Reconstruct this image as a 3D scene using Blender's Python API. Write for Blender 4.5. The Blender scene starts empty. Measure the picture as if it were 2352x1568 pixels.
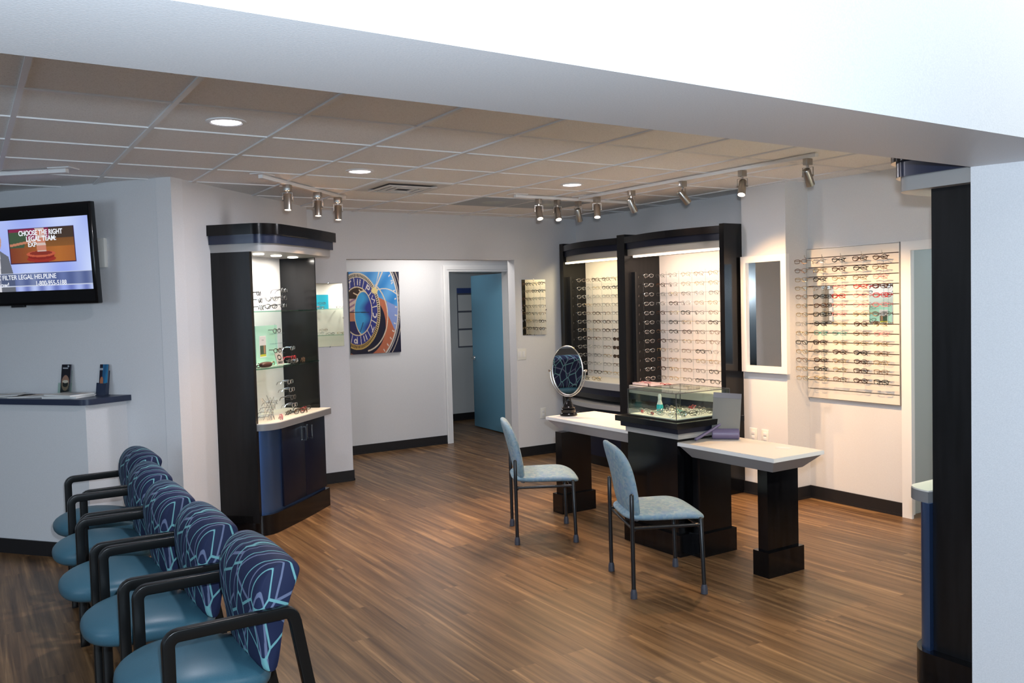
import bpy, bmesh, math, random
from mathutils import Vector, Matrix
random.seed(7)
PI = math.pi
SC = bpy.context.scene
COL = SC.collection

# ---------------------------------------------------------------- camera, world, key lights, exposure
cam_d = bpy.data.cameras.new('camera')
cam = bpy.data.objects.new('camera', cam_d)
COL.objects.link(cam)
cam.location = (-0.2518, -4.1509, 1.7098)
cam.rotation_euler = (1.5272, 0.0263, -0.5665)
cam_d.sensor_width = 36.0
cam_d.lens = 1990.3 / 2352 * 36.0
cam_d.clip_start = 0.05
SC.camera = cam

SC.view_settings.view_transform = 'Standard'
SC.view_settings.look = 'None'
SC.view_settings.exposure = 0.0
SC.view_settings.gamma = 1.0
SC.view_settings.use_curve_mapping = False

wd = bpy.data.worlds.new('world'); SC.world = wd; wd.use_nodes = True
wd.node_tree.nodes['Background'].inputs[0].default_value = (0.55, 0.75, 1.0, 1)
wd.node_tree.nodes['Background'].inputs[1].default_value = 0.35


def light(name, typ, loc, power, color, rot=(0, 0, 0), size=None, size_y=None, radius=None, spot=None, blend=0.5, parent=None):
    d = bpy.data.lights.new(name, typ)
    d.energy = power; d.color = color
    if typ == 'AREA':
        d.size = size
        if size_y: d.shape = 'RECTANGLE'; d.size_y = size_y
        else: d.shape = 'DISK'
    else:
        d.shadow_soft_size = radius if radius is not None else 0.03
    if typ == 'SPOT':
        d.spot_size = spot; d.spot_blend = blend
    o = bpy.data.objects.new(name, d); COL.objects.link(o)
    o.location = loc; o.rotation_euler = rot
    if parent: o.parent = parent
    return o


def aim(v):
    return Vector(v).to_track_quat('-Z', 'Y').to_euler()


COOL = (0.72, 0.86, 1.0)
WARM = (1.0, 0.60, 0.29)
# the camera's own flash, just above and right of the lens
light('camera_flash', 'SPOT', (-0.15, -4.10, 1.85), 390, (0.72, 0.86, 1.0), aim((0.537, 0.84, 0.0)), radius=0.025, spot=math.radians(125), blend=0.25)
# daylight from the shop front behind and left of the camera
light('shopfront_daylight', 'AREA', (-2.6, -6.6, 1.7), 50, (0.6, 0.8, 1.0), aim((0.45, 1, 0.02)), size=3.2, size_y=2.2)
# fluorescent fitting over the reception to the left
light('reception_light', 'AREA', (-1.9, 0.6, 2.58), 7, (0.85, 0.93, 1.0), (0, 0, 0), size=1.2, size_y=0.6)

# window daylight from the left of the waiting area
light('side_window_daylight', 'AREA', (-4.6, -0.2, 1.9), 42, (0.66, 0.83, 1.0), aim((1, 0.45, -0.02)), size=1.8, size_y=1.3)
# unseen fill light, added to whiten the front of the header
light('header_fill_light', 'AREA', (3.9, -4.3, 3.4), 60, (0.95, 1.0, 0.97), aim((0.05, 1, -0.55)), size=1.2, size_y=0.5)

# ---------------------------------------------------------------- materials
MATS = {}


def principled(name, color=(0.5, 0.5, 0.5), rough=0.5, metal=0.0, spec=0.5, emis=None, estr=0.0, coat=0.0):
    m = bpy.data.materials.new(name); m.use_nodes = True
    b = m.node_tree.nodes['Principled BSDF']
    b.inputs['Base Color'].default_value = (*color, 1)
    b.inputs['Roughness'].default_value = rough
    b.inputs['Metallic'].default_value = metal
    b.inputs['Specular IOR Level'].default_value = spec
    b.inputs['Coat Weight'].default_value = coat
    if emis:
        b.inputs['Emission Color'].default_value = (*emis, 1)
        b.inputs['Emission Strength'].default_value = estr
    MATS[name] = m
    return m


def nodes(m): return m.node_tree.nodes, m.node_tree.links, m.node_tree.nodes['Principled BSDF']


def add_noise(m, scale, c1, c2, detail=4, lo=0.35, hi=0.65, stretch=None, bump=0.0, bdist=0.01):
    N, L, B = nodes(m)
    tc = N.new('ShaderNodeTexCoord'); n = N.new('ShaderNodeTexNoise')
    n.inputs['Scale'].default_value = scale; n.inputs['Detail'].default_value = detail
    if stretch:
        mp = N.new('ShaderNodeMapping'); mp.inputs['Scale'].default_value = stretch
        L.new(tc.outputs['Object'], mp.inputs[0]); L.new(mp.outputs[0], n.inputs['Vector'])
    else:
        L.new(tc.outputs['Object'], n.inputs['Vector'])
    r = N.new('ShaderNodeValToRGB')
    r.color_ramp.elements[0].position = lo; r.color_ramp.elements[1].position = hi
    r.color_ramp.elements[0].color = (*c1, 1); r.color_ramp.elements[1].color = (*c2, 1)
    L.new(n.outputs['Fac'], r.inputs[0]); L.new(r.outputs[0], B.inputs['Base Color'])
    if bump:
        bp = N.new('ShaderNodeBump'); bp.inputs['Strength'].default_value = bump; bp.inputs['Distance'].default_value = bdist
        L.new(n.outputs['Fac'], bp.inputs['Height']); L.new(bp.outputs[0], B.inputs['Normal'])
    return m


add_noise(principled('wall_paint', rough=0.75, spec=0.2), 260, (0.66, 0.66, 0.67), (0.72, 0.72, 0.73), bump=0.08, bdist=0.002)
add_noise(principled('header_paint', rough=0.5, spec=0.35), 220, (0.68, 0.68, 0.70), (0.74, 0.74, 0.76), bump=0.2, bdist=0.002)
add_noise(principled('ceiling_tile', rough=0.95, spec=0.05), 190, (0.74, 0.735, 0.73), (0.91, 0.91, 0.91), detail=6, lo=0.30, hi=0.50, bump=0.3, bdist=0.002)
principled('grid_white', (0.78, 0.78, 0.78), 0.35, spec=0.4)
principled('trim_white', (0.80, 0.80, 0.80), 0.35)
principled('baseboard_black', (0.012, 0.012, 0.014), 0.45)
add_noise(principled('black_laminate', rough=0.35, spec=0.35), 9, (0.004, 0.004, 0.0045), (0.007, 0.007, 0.008), stretch=(4, 4, 0.4))
add_noise(principled('black_gloss', rough=0.16, spec=0.36), 9, (0.002, 0.002, 0.0025), (0.005, 0.005, 0.006), stretch=(4, 4, 0.4))
principled('navy_laminate', (0.008, 0.010, 0.022), 0.35, spec=0.22)
principled('navy_band', (0.016, 0.024, 0.055), 0.22, metal=0.1, spec=0.6)
principled('navy_metal', (0.09, 0.18, 0.42), 0.34, metal=0.9)
principled('silver_laminate', (0.36, 0.355, 0.35), 0.4, metal=0.1)
principled('cream_laminate', (0.74, 0.70, 0.64), 0.35)
principled('counter_silver', (0.22, 0.22, 0.225), 0.38, metal=0.15)
principled('tan_laminate', (0.40, 0.36, 0.30), 0.4)
principled('white_laminate', (0.78, 0.77, 0.76), 0.4)
principled('grey_laminate', (0.33, 0.33, 0.345), 0.45)
principled('back_panel', (0.72, 0.69, 0.66), 0.5)
principled('counter_navy', (0.022, 0.032, 0.065), 0.35)
principled('chrome', (0.82, 0.82, 0.82), 0.1, metal=1.0)
principled('nickel', (0.42, 0.40, 0.37), 0.3, metal=1.0)
principled('satin_alu', (0.62, 0.62, 0.60), 0.35, metal=0.8)
principled('mirror_glass', (0.86, 0.88, 0.87), 0.01, metal=1.0)
principled('black_plastic', (0.01, 0.01, 0.011), 0.3)
principled('tv_black', (0.004, 0.004, 0.005), 0.15)
principled('black_wood', (0.006, 0.006, 0.006), 0.3, spec=0.35)
principled('black_tube', (0.012, 0.013, 0.015), 0.3)
principled('door_blue', (0.16, 0.38, 0.53), 0.4)
principled('lamp_white', (1, 1, 1), 0.5, emis=(0.93, 0.88, 1.0), estr=9)
principled('lamp_warm', (1, 1, 1), 0.5, emis=(1.0, 0.84, 0.68), estr=14)
principled('strip_warm', (1, 1, 1), 0.5, emis=(1.0, 0.86, 0.55), estr=4)
principled('strip_pink', (1, 1, 1), 0.5, emis=(1.0, 0.82, 0.68), estr=4)
principled('puck', (1, 1, 1), 0.5, emis=(1.0, 0.92, 0.8), estr=10)
principled('troffer_grey', (0.30, 0.34, 0.38), 0.4)
principled('vent_metal', (0.62, 0.60, 0.57), 0.4)
principled('vent_dark', (0.06, 0.06, 0.065), 0.6)
principled('paper_white', (0.75, 0.75, 0.73), 0.6)
principled('ink_grey', (0.12, 0.13, 0.16), 0.6)
principled('teal_paper', (0.02, 0.42, 0.60), 0.4)
principled('cal_blue', (0.06, 0.10, 0.30), 0.5)
principled('lilac_plastic', (0.15, 0.125, 0.22), 0.4)
principled('screen_grey', (0.20, 0.20, 0.19), 0.6, spec=0.2)
principled('red_gloss', (0.55, 0.04, 0.04), 0.25)
principled('brown_leather', (0.06, 0.025, 0.018), 0.35)
principled('mint_card', (0.42, 0.72, 0.60), 0.35)
principled('bottle_teal', (0.03, 0.45, 0.50), 0.25)
principled('pink_tray', (0.75, 0.62, 0.60), 0.3)
principled('rubber_grey', (0.05, 0.055, 0.075), 0.5)
principled('off_white_plastic', (0.80, 0.79, 0.74), 0.35)
principled('inner_wall', (0.60, 0.62, 0.62), 0.7)
principled('frosted', (0.42, 0.47, 0.47), 0.5)

# vinyl seat and fabric
add_noise(principled('vinyl_teal', rough=0.42, spec=0.45), 300, (0.040, 0.120, 0.170), (0.048, 0.135, 0.190), bump=0.05, bdist=0.001)


def voronoi_lines(N, L, vec, scale, lo, hi, rot, loc):
    mp = N.new('ShaderNodeMapping'); mp.inputs['Rotation'].default_value = rot; mp.inputs['Location'].default_value = loc
    L.new(vec, mp.inputs[0])
    v = N.new('ShaderNodeTexVoronoi'); v.voronoi_dimensions = '2D'; v.feature = 'DISTANCE_TO_EDGE'; v.inputs['Scale'].default_value = scale
    L.new(mp.outputs[0], v.inputs['Vector'])
    r = N.new('ShaderNodeValToRGB'); r.color_ramp.interpolation = 'LINEAR'
    r.color_ramp.elements[0].position = lo; r.color_ramp.elements[0].color = (1, 1, 1, 1)
    r.color_ramp.elements[1].position = hi; r.color_ramp.elements[1].color = (0, 0, 0, 1)
    L.new(v.outputs['Distance'], r.inputs[0])
    return r.outputs[0]


def mk_pattern():
    m = principled('line_fabric', (0.02, 0.03, 0.09), 0.7, spec=0.25)
    N, L, B = nodes(m)
    tc = N.new('ShaderNodeTexCoord')
    sx = N.new('ShaderNodeSeparateXYZ'); L.new(tc.outputs['Object'], sx.inputs[0])
    ma = N.new('ShaderNodeMath'); ma.operation = 'MULTIPLY_ADD'; ma.inputs[1].default_value = 0.9; L.new(sx.outputs[0], ma.inputs[0]); L.new(sx.outputs[1], ma.inputs[2])
    mb = N.new('ShaderNodeMath'); mb.operation = 'MULTIPLY'; mb.inputs[1].default_value = 0.55; L.new(sx.outputs[2], mb.inputs[0])
    cx = N.new('ShaderNodeCombineXYZ'); L.new(ma.outputs[0], cx.inputs[0]); L.new(mb.outputs[0], cx.inputs[1])
    a = voronoi_lines(N, L, cx.outputs[0], 13.0, 0.036, 0.043, (0, 0, 0.5), (0.3, 0.1, 0.0))
    b = voronoi_lines(N, L, cx.outputs[0], 9.5, 0.028, 0.034, (0, 0, -0.6), (0.7, 0.5, 0.0))
    m1 = N.new('ShaderNodeMix'); m1.data_type = 'RGBA'
    m1.inputs[6].default_value = (0.016, 0.024, 0.068, 1); m1.inputs[7].default_value = (0.15, 0.18, 0.29, 1)
    L.new(b, m1.inputs[0])
    m2 = N.new('ShaderNodeMix'); m2.data_type = 'RGBA'; m2.inputs[7].default_value = (0.17, 0.40, 0.43, 1)
    L.new(m1.outputs[2], m2.inputs[6]); L.new(a, m2.inputs[0]); L.new(m2.outputs[2], B.inputs['Base Color'])


mk_pattern()


def mk_scale_fabric():
    m = principled('mottled_fabric', (0.2, 0.35, 0.45), 0.8, spec=0.2)
    N, L, B = nodes(m)
    tc = N.new('ShaderNodeTexCoord')
    v = N.new('ShaderNodeTexVoronoi'); v.inputs['Scale'].default_value = 62
    L.new(tc.outputs['Object'], v.inputs['Vector'])
    r = N.new('ShaderNodeValToRGB'); e = r.color_ramp.elements
    e[0].position = 0.0; e[0].color = (0.18, 0.28, 0.37, 1)
    e[1].position = 1.0; e[1].color = (0.29, 0.36, 0.40, 1)
    x = e.new(0.5); x.color = (0.23, 0.34, 0.39, 1)
    sx = N.new('ShaderNodeSeparateColor'); L.new(v.outputs['Color'], sx.inputs[0]); L.new(sx.outputs[0], r.inputs[0])
    n = N.new('ShaderNodeTexNoise'); n.inputs['Scale'].default_value = 9; L.new(tc.outputs['Object'], n.inputs['Vector'])
    mx = N.new('ShaderNodeMix'); mx.data_type = 'RGBA'; mx.inputs[7].default_value = (0.15, 0.22, 0.40, 1)
    rr = N.new('ShaderNodeMapRange'); rr.inputs[1].default_value = 0.5; rr.inputs[2].default_value = 0.75; rr.inputs[4].default_value = 0.6
    L.new(n.outputs['Fac'], rr.inputs[0]); L.new(rr.outputs[0], mx.inputs[0]); L.new(r.outputs[0], mx.inputs[6])
    L.new(mx.outputs[2], B.inputs['Base Color'])


mk_scale_fabric()


def mk_floor():
    m = principled('wood_floor', (0.2, 0.12, 0.06), 0.36, spec=0.35)
    N, L, B = nodes(m)
    tc = N.new('ShaderNodeTexCoord')
    mp = N.new('ShaderNodeMapping'); mp.inputs['Rotation'].default_value = (0, 0, PI / 2)
    L.new(tc.outputs['Object'], mp.inputs[0])
    br = N.new('ShaderNodeTexBrick'); br.offset = 0.37; br.inputs['Scale'].default_value = 1.0
    br.inputs['Brick Width'].default_value = 1.22; br.inputs['Row Height'].default_value = 0.152
    br.inputs['Mortar Size'].default_value = 0.0008; br.inputs['Mortar Smooth'].default_value = 0.2
    br.inputs['Color1'].default_value = (0, 0, 0, 1); br.inputs['Color2'].default_value = (1, 1, 1, 1); br.inputs['Mortar'].default_value = (0.4, 0.4, 0.4, 1)
    L.new(mp.outputs[0], br.inputs['Vector'])
    mp2 = N.new('ShaderNodeMapping'); mp2.inputs['Scale'].default_value = (22, 0.75, 1)
    L.new(tc.outputs['Object'], mp2.inputs[0])
    # shift the grain from plank to plank
    ad = N.new('ShaderNodeVectorMath'); ad.operation = 'MULTIPLY_ADD'; ad.inputs[1].default_value = (9, 31, 0)
    L.new(br.outputs['Color'], ad.inputs[0]); L.new(mp2.outputs[0], ad.inputs[2])
    n1 = N.new('ShaderNodeTexNoise'); n1.inputs['Scale'].default_value = 1.0; n1.inputs['Detail'].default_value = 7; n1.inputs['Roughness'].default_value = 0.62; n1.inputs['Distortion'].default_value = 0.5
    L.new(ad.outputs[0], n1.inputs['Vector'])
    r = N.new('ShaderNodeValToRGB'); e = r.color_ramp.elements
    e[0].position = 0.30; e[0].color = (0.058, 0.029, 0.0125, 1)
    e[1].position = 0.74; e[1].color = (0.38, 0.225, 0.105, 1)
    x = e.new(0.47); x.color = (0.130, 0.070, 0.031, 1)
    x = e.new(0.58); x.color = (0.195, 0.110, 0.049, 1)
    L.new(n1.outputs['Fac'], r.inputs[0])
    mx = N.new('ShaderNodeMix'); mx.data_type = 'RGBA'; mx.blend_type = 'MULTIPLY'; mx.inputs[0].default_value = 1
    r2 = N.new('ShaderNodeValToRGB'); r2.color_ramp.elements[0].color = (0.88, 0.88, 0.88, 1); r2.color_ramp.elements[1].color = (1.08, 1.08, 1.08, 1)
    L.new(br.outputs['Color'], r2.inputs[0]); L.new(r.outputs[0], mx.inputs[6]); L.new(r2.outputs[0], mx.inputs[7])
    L.new(mx.outputs[2], B.inputs['Base Color'])
    bp = N.new('ShaderNodeBump'); bp.inputs['Strength'].default_value = 0.12; bp.inputs['Distance'].default_value = 0.002
    L.new(n1.outputs['Fac'], bp.inputs['Height']); L.new(bp.outputs[0], B.inputs['Normal'])


mk_floor()


def mk_glass(name, tint, base=0.04, rough=0.0):
    m = bpy.data.materials.new(name); m.use_nodes = True
    N, L = m.node_tree.nodes, m.node_tree.links
    N.clear()
    out = N.new('ShaderNodeOutputMaterial'); mix = N.new('ShaderNodeMixShader')
    t = N.new('ShaderNodeBsdfTransparent'); t.inputs[0].default_value = (*tint, 1)
    g = N.new('ShaderNodeBsdfGlossy'); g.inputs['Roughness'].default_value = rough
    lw = N.new('ShaderNodeLayerWeight'); lw.inputs[0].default_value = 0.5
    pw = N.new('ShaderNodeMath'); pw.operation = 'POWER'; pw.inputs[1].default_value = 4.0
    f = N.new('ShaderNodeMath'); f.operation = 'MULTIPLY_ADD'; f.inputs[1].default_value = 0.35; f.inputs[2].default_value = base
    L.new(lw.outputs['Facing'], pw.inputs[0]); L.new(pw.outputs[0], f.inputs[0])
    L.new(f.outputs[0], mix.inputs[0]); L.new(t.outputs[0], mix.inputs[1]); L.new(g.outputs[0], mix.inputs[2])
    L.new(mix.outputs[0], out.inputs[0])
    MATS[name] = m


mk_glass('clear_glass', (0.90, 0.96, 0.93))
mk_glass('glass_edge', (0.25, 0.55, 0.42))
mk_glass('lens_clear', (0.93, 0.95, 0.94))
mk_glass('lens_dark', (0.10, 0.07, 0.05))
mk_glass('acrylic', (0.90, 0.93, 0.94), rough=0.05)
FR = {'gold': ((0.62, 0.46, 0.24), 0.25, 1), 'silver': ((0.62, 0.62, 0.64), 0.2, 1), 'gunmetal': ((0.16, 0.15, 0.15), 0.3, 0.9),
      'bronze': ((0.20, 0.11, 0.06), 0.3, 0.8), 'black': ((0.01, 0.01, 0.01), 0.2, 0), 'brown': ((0.05, 0.02, 0.012), 0.2, 0),
      'red': ((0.42, 0.03, 0.04), 0.25, 0.2), 'pink': ((0.62, 0.22, 0.26), 0.3, 0.3), 'teal': ((0.03, 0.30, 0.27), 0.3, 0.2)}
for k, (c, r_, mt) in FR.items():
    principled('frame_' + k, c, r_, metal=mt)


def mk_vcol(name, rough=0.4, emit=0.0):
    m = principled(name, (1, 1, 1), rough)
    N, L, B = nodes(m)
    a = N.new('ShaderNodeAttribute'); a.attribute_name = 'paint'
    if emit:
        B.inputs['Base Color'].default_value = (0.01, 0.01, 0.01, 1)
        L.new(a.outputs['Color'], B.inputs['Emission Color']); B.inputs['Emission Strength'].default_value = emit
        B.inputs['Roughness'].default_value = 0.2
    else:
        L.new(a.outputs['Color'], B.inputs['Base Color'])
    return m


mk_vcol('printed', 0.3)
mk_vcol('screen', emit=1.0)
principled('screen_text', (0.02, 0.02, 0.02), 0.3, emis=(0.85, 0.88, 0.95), estr=1.0)

# ---------------------------------------------------------------- helpers


def finish(bm, name, mats, parent=None, smooth=False, recalc=True):
    if recalc:
        bmesh.ops.recalc_face_normals(bm, faces=bm.faces)
    me = bpy.data.meshes.new(name)
    bm.to_mesh(me); bm.free()
    if isinstance(mats, str): mats = [mats]
    for m in mats: me.materials.append(MATS[m])
    if smooth:
        me.polygons.foreach_set('use_smooth', [True] * len(me.polygons))
        if smooth != 'all':
            try: me.set_sharp_from_angle(angle=math.radians(38))
            except Exception: pass
    o = bpy.data.objects.new(name, me); COL.objects.link(o)
    if parent: o.parent = parent
    return o


def thing(name, label, cat, loc=(0, 0, 0), rz=0.0, group=None):
    o = bpy.data.objects.new(name, None); COL.objects.link(o)
    o.empty_display_size = 0.05
    o.location = loc; o.rotation_euler = (0, 0, rz)
    o['label'] = label; o['category'] = cat
    if group: o['group'] = group
    return o


def tag(o, label, cat, group=None, kind=None):
    o['label'] = label; o['category'] = cat
    if group: o['group'] = group
    if kind: o['kind'] = kind
    return o


def struct(name, bm, mats, parent=None, smooth=False):
    o = finish(bm, name, mats, parent, smooth)
    if not parent: o['kind'] = 'structure'
    return o


def box(bm, x0, y0, z0, x1, y1, z1, mi=0, M=None, bev=0.0):
    r = bmesh.ops.create_cube(bm, size=1.0)
    vs = r['verts']
    for v in vs:
        v.co = Vector(((x0 + x1) / 2 + v.co.x * (x1 - x0), (y0 + y1) / 2 + v.co.y * (y1 - y0), (z0 + z1) / 2 + v.co.z * (z1 - z0)))
    fs = set(f for v in vs for f in v.link_faces)
    for f in fs: f.material_index = mi
    if bev:
        es = set(e for v in vs for e in v.link_edges)
        rb = bmesh.ops.bevel(bm, geom=list(es), offset=bev, segments=2, affect='EDGES', profile=0.5)
        vs = list(set(v for f in rb['faces'] for v in f.verts) | set(v for v in vs if v.is_valid))
    if M is not None:
        for v in vs: v.co = M @ v.co
    return vs


def nb(): return bmesh.new()


def boxobj(name, b, mat, parent=None, bev=0.0):
    bm = nb(); box(bm, *b, bev=bev)
    return finish(bm, name, mat, parent, smooth=bool(bev))


def prism(bm, pts, z0, z1, mi=0, top_pts=None):
    n = len(pts)
    a = [bm.verts.new((p[0], p[1], z0)) for p in pts]
    tp = top_pts or pts
    b = [bm.verts.new((p[0], p[1], z1)) for p in tp]
    for i in range(n):
        f = bm.faces.new((a[i], a[(i + 1) % n], b[(i + 1) % n], b[i])); f.material_index = mi
    f = bm.faces.new(a); f.material_index = mi
    f = bm.faces.new(b); f.material_index = mi


def wall(name, p, q, t, z0=0.0, z1=2.75, mat='wall_paint', side=1):
    """vertical slab from p to q (its visible face), thickness t away to the given side"""
    p = Vector(p); q = Vector(q); d = (q - p).normalized(); n = Vector((-d.y, d.x)) * t * side
    bm = nb(); prism(bm, [p, q, q + n, p + n], z0, z1)
    return struct(name, bm, mat)


def lathe(bm, prof, cx=0, cy=0, seg=24, mi=0, cz=0):
    rings = []
    for r, z in prof:
        rings.append([bm.verts.new((cx + r * math.cos(2 * PI * i / seg), cy + r * math.sin(2 * PI * i / seg), z + cz)) for i in range(seg)])
    for a, b in zip(rings, rings[1:]):
        for i in range(seg):
            f = bm.faces.new((a[i], a[(i + 1) % seg], b[(i + 1) % seg], b[i])); f.material_index = mi
    for rg in (rings[0], rings[-1]):
        f = bm.faces.new(rg); f.material_index = mi


def tube(bm, pts, r, seg=8, closed=False, mi=0, cap=True):
    pts = [Vector(p) for p in pts]; n = len(pts); rings = []
    up = Vector((0, 0, 1)); prev = None
    for i, p in enumerate(pts):
        if closed: t = pts[(i + 1) % n] - pts[i - 1]
        else: t = pts[min(i + 1, n - 1)] - pts[max(i - 1, 0)]
        t.normalize()
        if prev is None:
            a = up if abs(t.dot(up)) < 0.9 else Vector((1, 0, 0))
            u = t.cross(a).normalized()
        else:
            u = (prev - t * prev.dot(t)).normalized()
        prev = u; v = t.cross(u)
        rr = r[i] if isinstance(r, (list, tuple)) else r
        rings.append([bm.verts.new(p + (u * math.cos(2 * PI * k / seg) + v * math.sin(2 * PI * k / seg)) * rr) for k in range(seg)])
    m = n if closed else n - 1
    for i in range(m):
        a, b = rings[i], rings[(i + 1) % n]
        for k in range(seg):
            f = bm.faces.new((a[k], a[(k + 1) % seg], b[(k + 1) % seg], b[k])); f.material_index = mi
    if not closed and cap:
        for rg in (rings[0], rings[-1]):
            f = bm.faces.new(rg); f.material_index = mi


def strip(bm, pts, w, h, axis, mi=0):
    """rectangular bar swept along pts in a vertical plane; axis = width direction"""
    pts = [Vector(p) for p in pts]; n = len(pts); ax = Vector(axis).normalized(); rings = []
    for i, p in enumerate(pts):
        if i == 0: t = pts[1] - p; t2 = t
        elif i == n - 1: t = p - pts[i - 1]; t2 = t
        else: t = p - pts[i - 1]; t2 = pts[i + 1] - p
        t = t.normalized(); t2 = t2.normalized(); n1 = ax.cross(t); n2 = ax.cross(t2); m = (n1 + n2).normalized()
        k = 1 / max(0.3, m.dot(n1))
        o = m * h / 2 * k; a = ax * w / 2
        rings.append([bm.verts.new(p + a + o), bm.verts.new(p - a + o), bm.verts.new(p - a - o), bm.verts.new(p + a - o)])
    for a, b in zip(rings, rings[1:]):
        for k in range(4):
            f = bm.faces.new((a[k], a[(k + 1) % 4], b[(k + 1) % 4], b[k])); f.material_index = mi
    for rg in (rings[0], rings[-1]):
        bm.faces.new(rg).material_index = mi


def sweep_bar(bm, pts, w, h, axis, rd):
    # bar with softened long edges, swept along pts in one plane
    pts = [Vector(p) for p in pts]; n = len(pts); ax = Vector(axis).normalized(); rings = []
    sec = []
    for (sx, sy) in ((1, 1), (-1, 1), (-1, -1), (1, -1)):
        cx, cy = sx * (w / 2 - rd), sy * (h / 2 - rd); a0 = math.atan2(sy, sx) - PI / 4
        for k in range(4): sec.append((cx + rd * math.cos(a0 + k * PI / 6), cy + rd * math.sin(a0 + k * PI / 6)))
    for i, p in enumerate(pts):
        t1 = (p - pts[i - 1]) if i else (pts[1] - p); t2 = (pts[i + 1] - p) if i < n - 1 else t1
        n1 = ax.cross(t1.normalized()); n2 = ax.cross(t2.normalized()); m = (n1 + n2).normalized(); k = 1 / max(0.5, m.dot(n1))
        rings.append([bm.verts.new(p + ax * a + m * b * k) for a, b in sec])
    q = len(sec)
    for a, b in zip(rings, rings[1:]):
        for k in range(q): bm.faces.new((a[k], a[(k + 1) % q], b[(k + 1) % q], b[k]))
    bm.faces.new(rings[0]); bm.faces.new(rings[-1])


def pad(bm, outline, t, rings=10, seg=48, pw=3.0, deform=None, mi=0):
    """pillow: outline(theta)->(x,y) edge, thickness t, rounded rim"""
    def row(sign):
        out = []
        for i in range(1, rings + 1):
            ang = i / rings * PI / 2
            rho = math.sin(ang); h = math.cos(ang) ** (2 / pw) if i < rings else 0
            out.append((rho, sign * h * t / 2))
        return out
    vt = bm.verts.new((0, 0, t / 2)); vb = bm.verts.new((0, 0, -t / 2))
    top = []; bot = []
    for (rho, z) in row(1):
        top.append([bm.verts.new((outline(2 * PI * k / seg)[0] * rho, outline(2 * PI * k / seg)[1] * rho, z)) for k in range(seg)])
    for (rho, z) in row(-1)[:-1]:
        bot.append([bm.verts.new((outline(2 * PI * k / seg)[0] * rho, outline(2 * PI * k / seg)[1] * rho, z)) for k in range(seg)])
    bot.append(top[-1])
    for R, c in ((top, vt), (bot, vb)):
        for k in range(seg):
            bm.faces.new((c, R[0][k], R[0][(k + 1) % seg])).material_index = mi
        for a, b in zip(R, R[1:]):
            for k in range(seg):
                bm.faces.new((a[k], b[k], b[(k + 1) % seg], a[(k + 1) % seg])).material_index = mi
    if deform:
        for v in bm.verts: v.co = Vector(deform(v.co))


def superell(a, b, n):
    def f(th):
        c, s = math.cos(th), math.sin(th)
        return (a * math.copysign(abs(c) ** (2 / n), c), b * math.copysign(abs(s) ** (2 / n), s))
    return f


def text_obj(name, s, size, parent, M, mat, width=None, bold=0.0, depth=0.0004):
    cu = bpy.data.curves.new(name, 'FONT'); cu.body = s; cu.size = size; cu.extrude = depth; cu.offset = bold
    o = bpy.data.objects.new(name, cu); COL.objects.link(o)
    dg = bpy.context.evaluated_depsgraph_get(); me = bpy.data.meshes.new_from_object(o.evaluated_get(dg))
    bpy.data.objects.remove(o)
    xs = [v.co.x for v in me.vertices]; w = max(xs) - min(xs)
    k = width / w if width else 1
    for v in me.vertices: v.co = Vector(((v.co.x - min(xs)) * k, v.co.y, v.co.z))
    me.transform(M); me.name = name; me.materials.clear(); me.materials.append(MATS[mat])
    t = bpy.data.objects.new(name, me); COL.objects.link(t); t.parent = parent
    return t


def paint_grid(name, w, h, nx, ny, fn, mat, parent, thick=0.004):
    """panel w x h in local x (right), z (up), facing -y, painted per vertex by fn(u, v) with v down from the top"""
    bm = nb(); lay = bm.loops.layers.float_color.new('paint')
    vs = [[bm.verts.new((w * i / nx, 0, h - h * j / ny)) for i in range(nx + 1)] for j in range(ny + 1)]
    cols = [[fn(i / nx, j / ny) for i in range(nx + 1)] for j in range(ny + 1)]
    for j in range(ny):
        for i in range(nx):
            f = bm.faces.new((vs[j][i], vs[j + 1][i], vs[j + 1][i + 1], vs[j][i + 1]))
            for l, (jj, ii) in zip(f.loops, ((j, i), (j + 1, i), (j + 1, i + 1), (j, i + 1))):
                c = cols[jj][ii]; l[lay] = (c[0], c[1], c[2], 1)
    o = finish(bm, name, mat, parent, recalc=False)
    return o


def ordinal(n): return ['first', 'second', 'third', 'fourth', 'fifth', 'sixth', 'seventh', 'eighth', 'ninth', 'tenth', 'eleventh', 'twelfth', 'thirteenth', 'fourteenth'][n]


# ---------------------------------------------------------------- frames of the slanted walls
A = Vector((1.03, 2.28))
UB = Vector((0.7170, 0.6970)).normalized(); THB = math.atan2(UB.y, UB.x)          # wall behind the tall cabinet
THT = math.atan2(-0.776, 0.630)                                                   # television wall, local x to the right, -y into the room
WT = Vector((-0.630, 0.776)).normalized()
CEIL = 2.66

# ---------------------------------------------------------------- the room
bm = nb(); prism(bm, [(-7, -9), (9, -9), (9, 9.5), (-7, 9.5)], -0.1, 0.0); struct('floor', bm, 'wood_floor')
bm = nb(); prism(bm, [(-7, -2.30), (7.3, -2.30), (7.3, 4.2), (2.5, 4.2), (0.0, 4.4), (-7, 9)], CEIL, CEIL + 0.1); ceil = struct('ceiling', bm, 'ceiling_tile')
bm = nb()
T = 0.6096
for i in range(-4, 15):
    y = i * T
    if y > 9: continue
    for j in range(-12, 12):
        x0 = j * T + 0.012; x1 = (j + 1) * T - 0.012
        if y < 3.9 or x1 < 0.9 - (y - 3.6): box(bm, x0, y - 0.010, CEIL - 0.007, x1, y + 0.010, CEIL + 0.004)
for j in range(-12, 12):
    x = j * T; y1 = 4.0 if x > 0.3 else 3.9 - x * 0.9
    box(bm, x - 0.012, -2.25, CEIL - 0.009, x + 0.012, y1, CEIL + 0.004)
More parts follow.
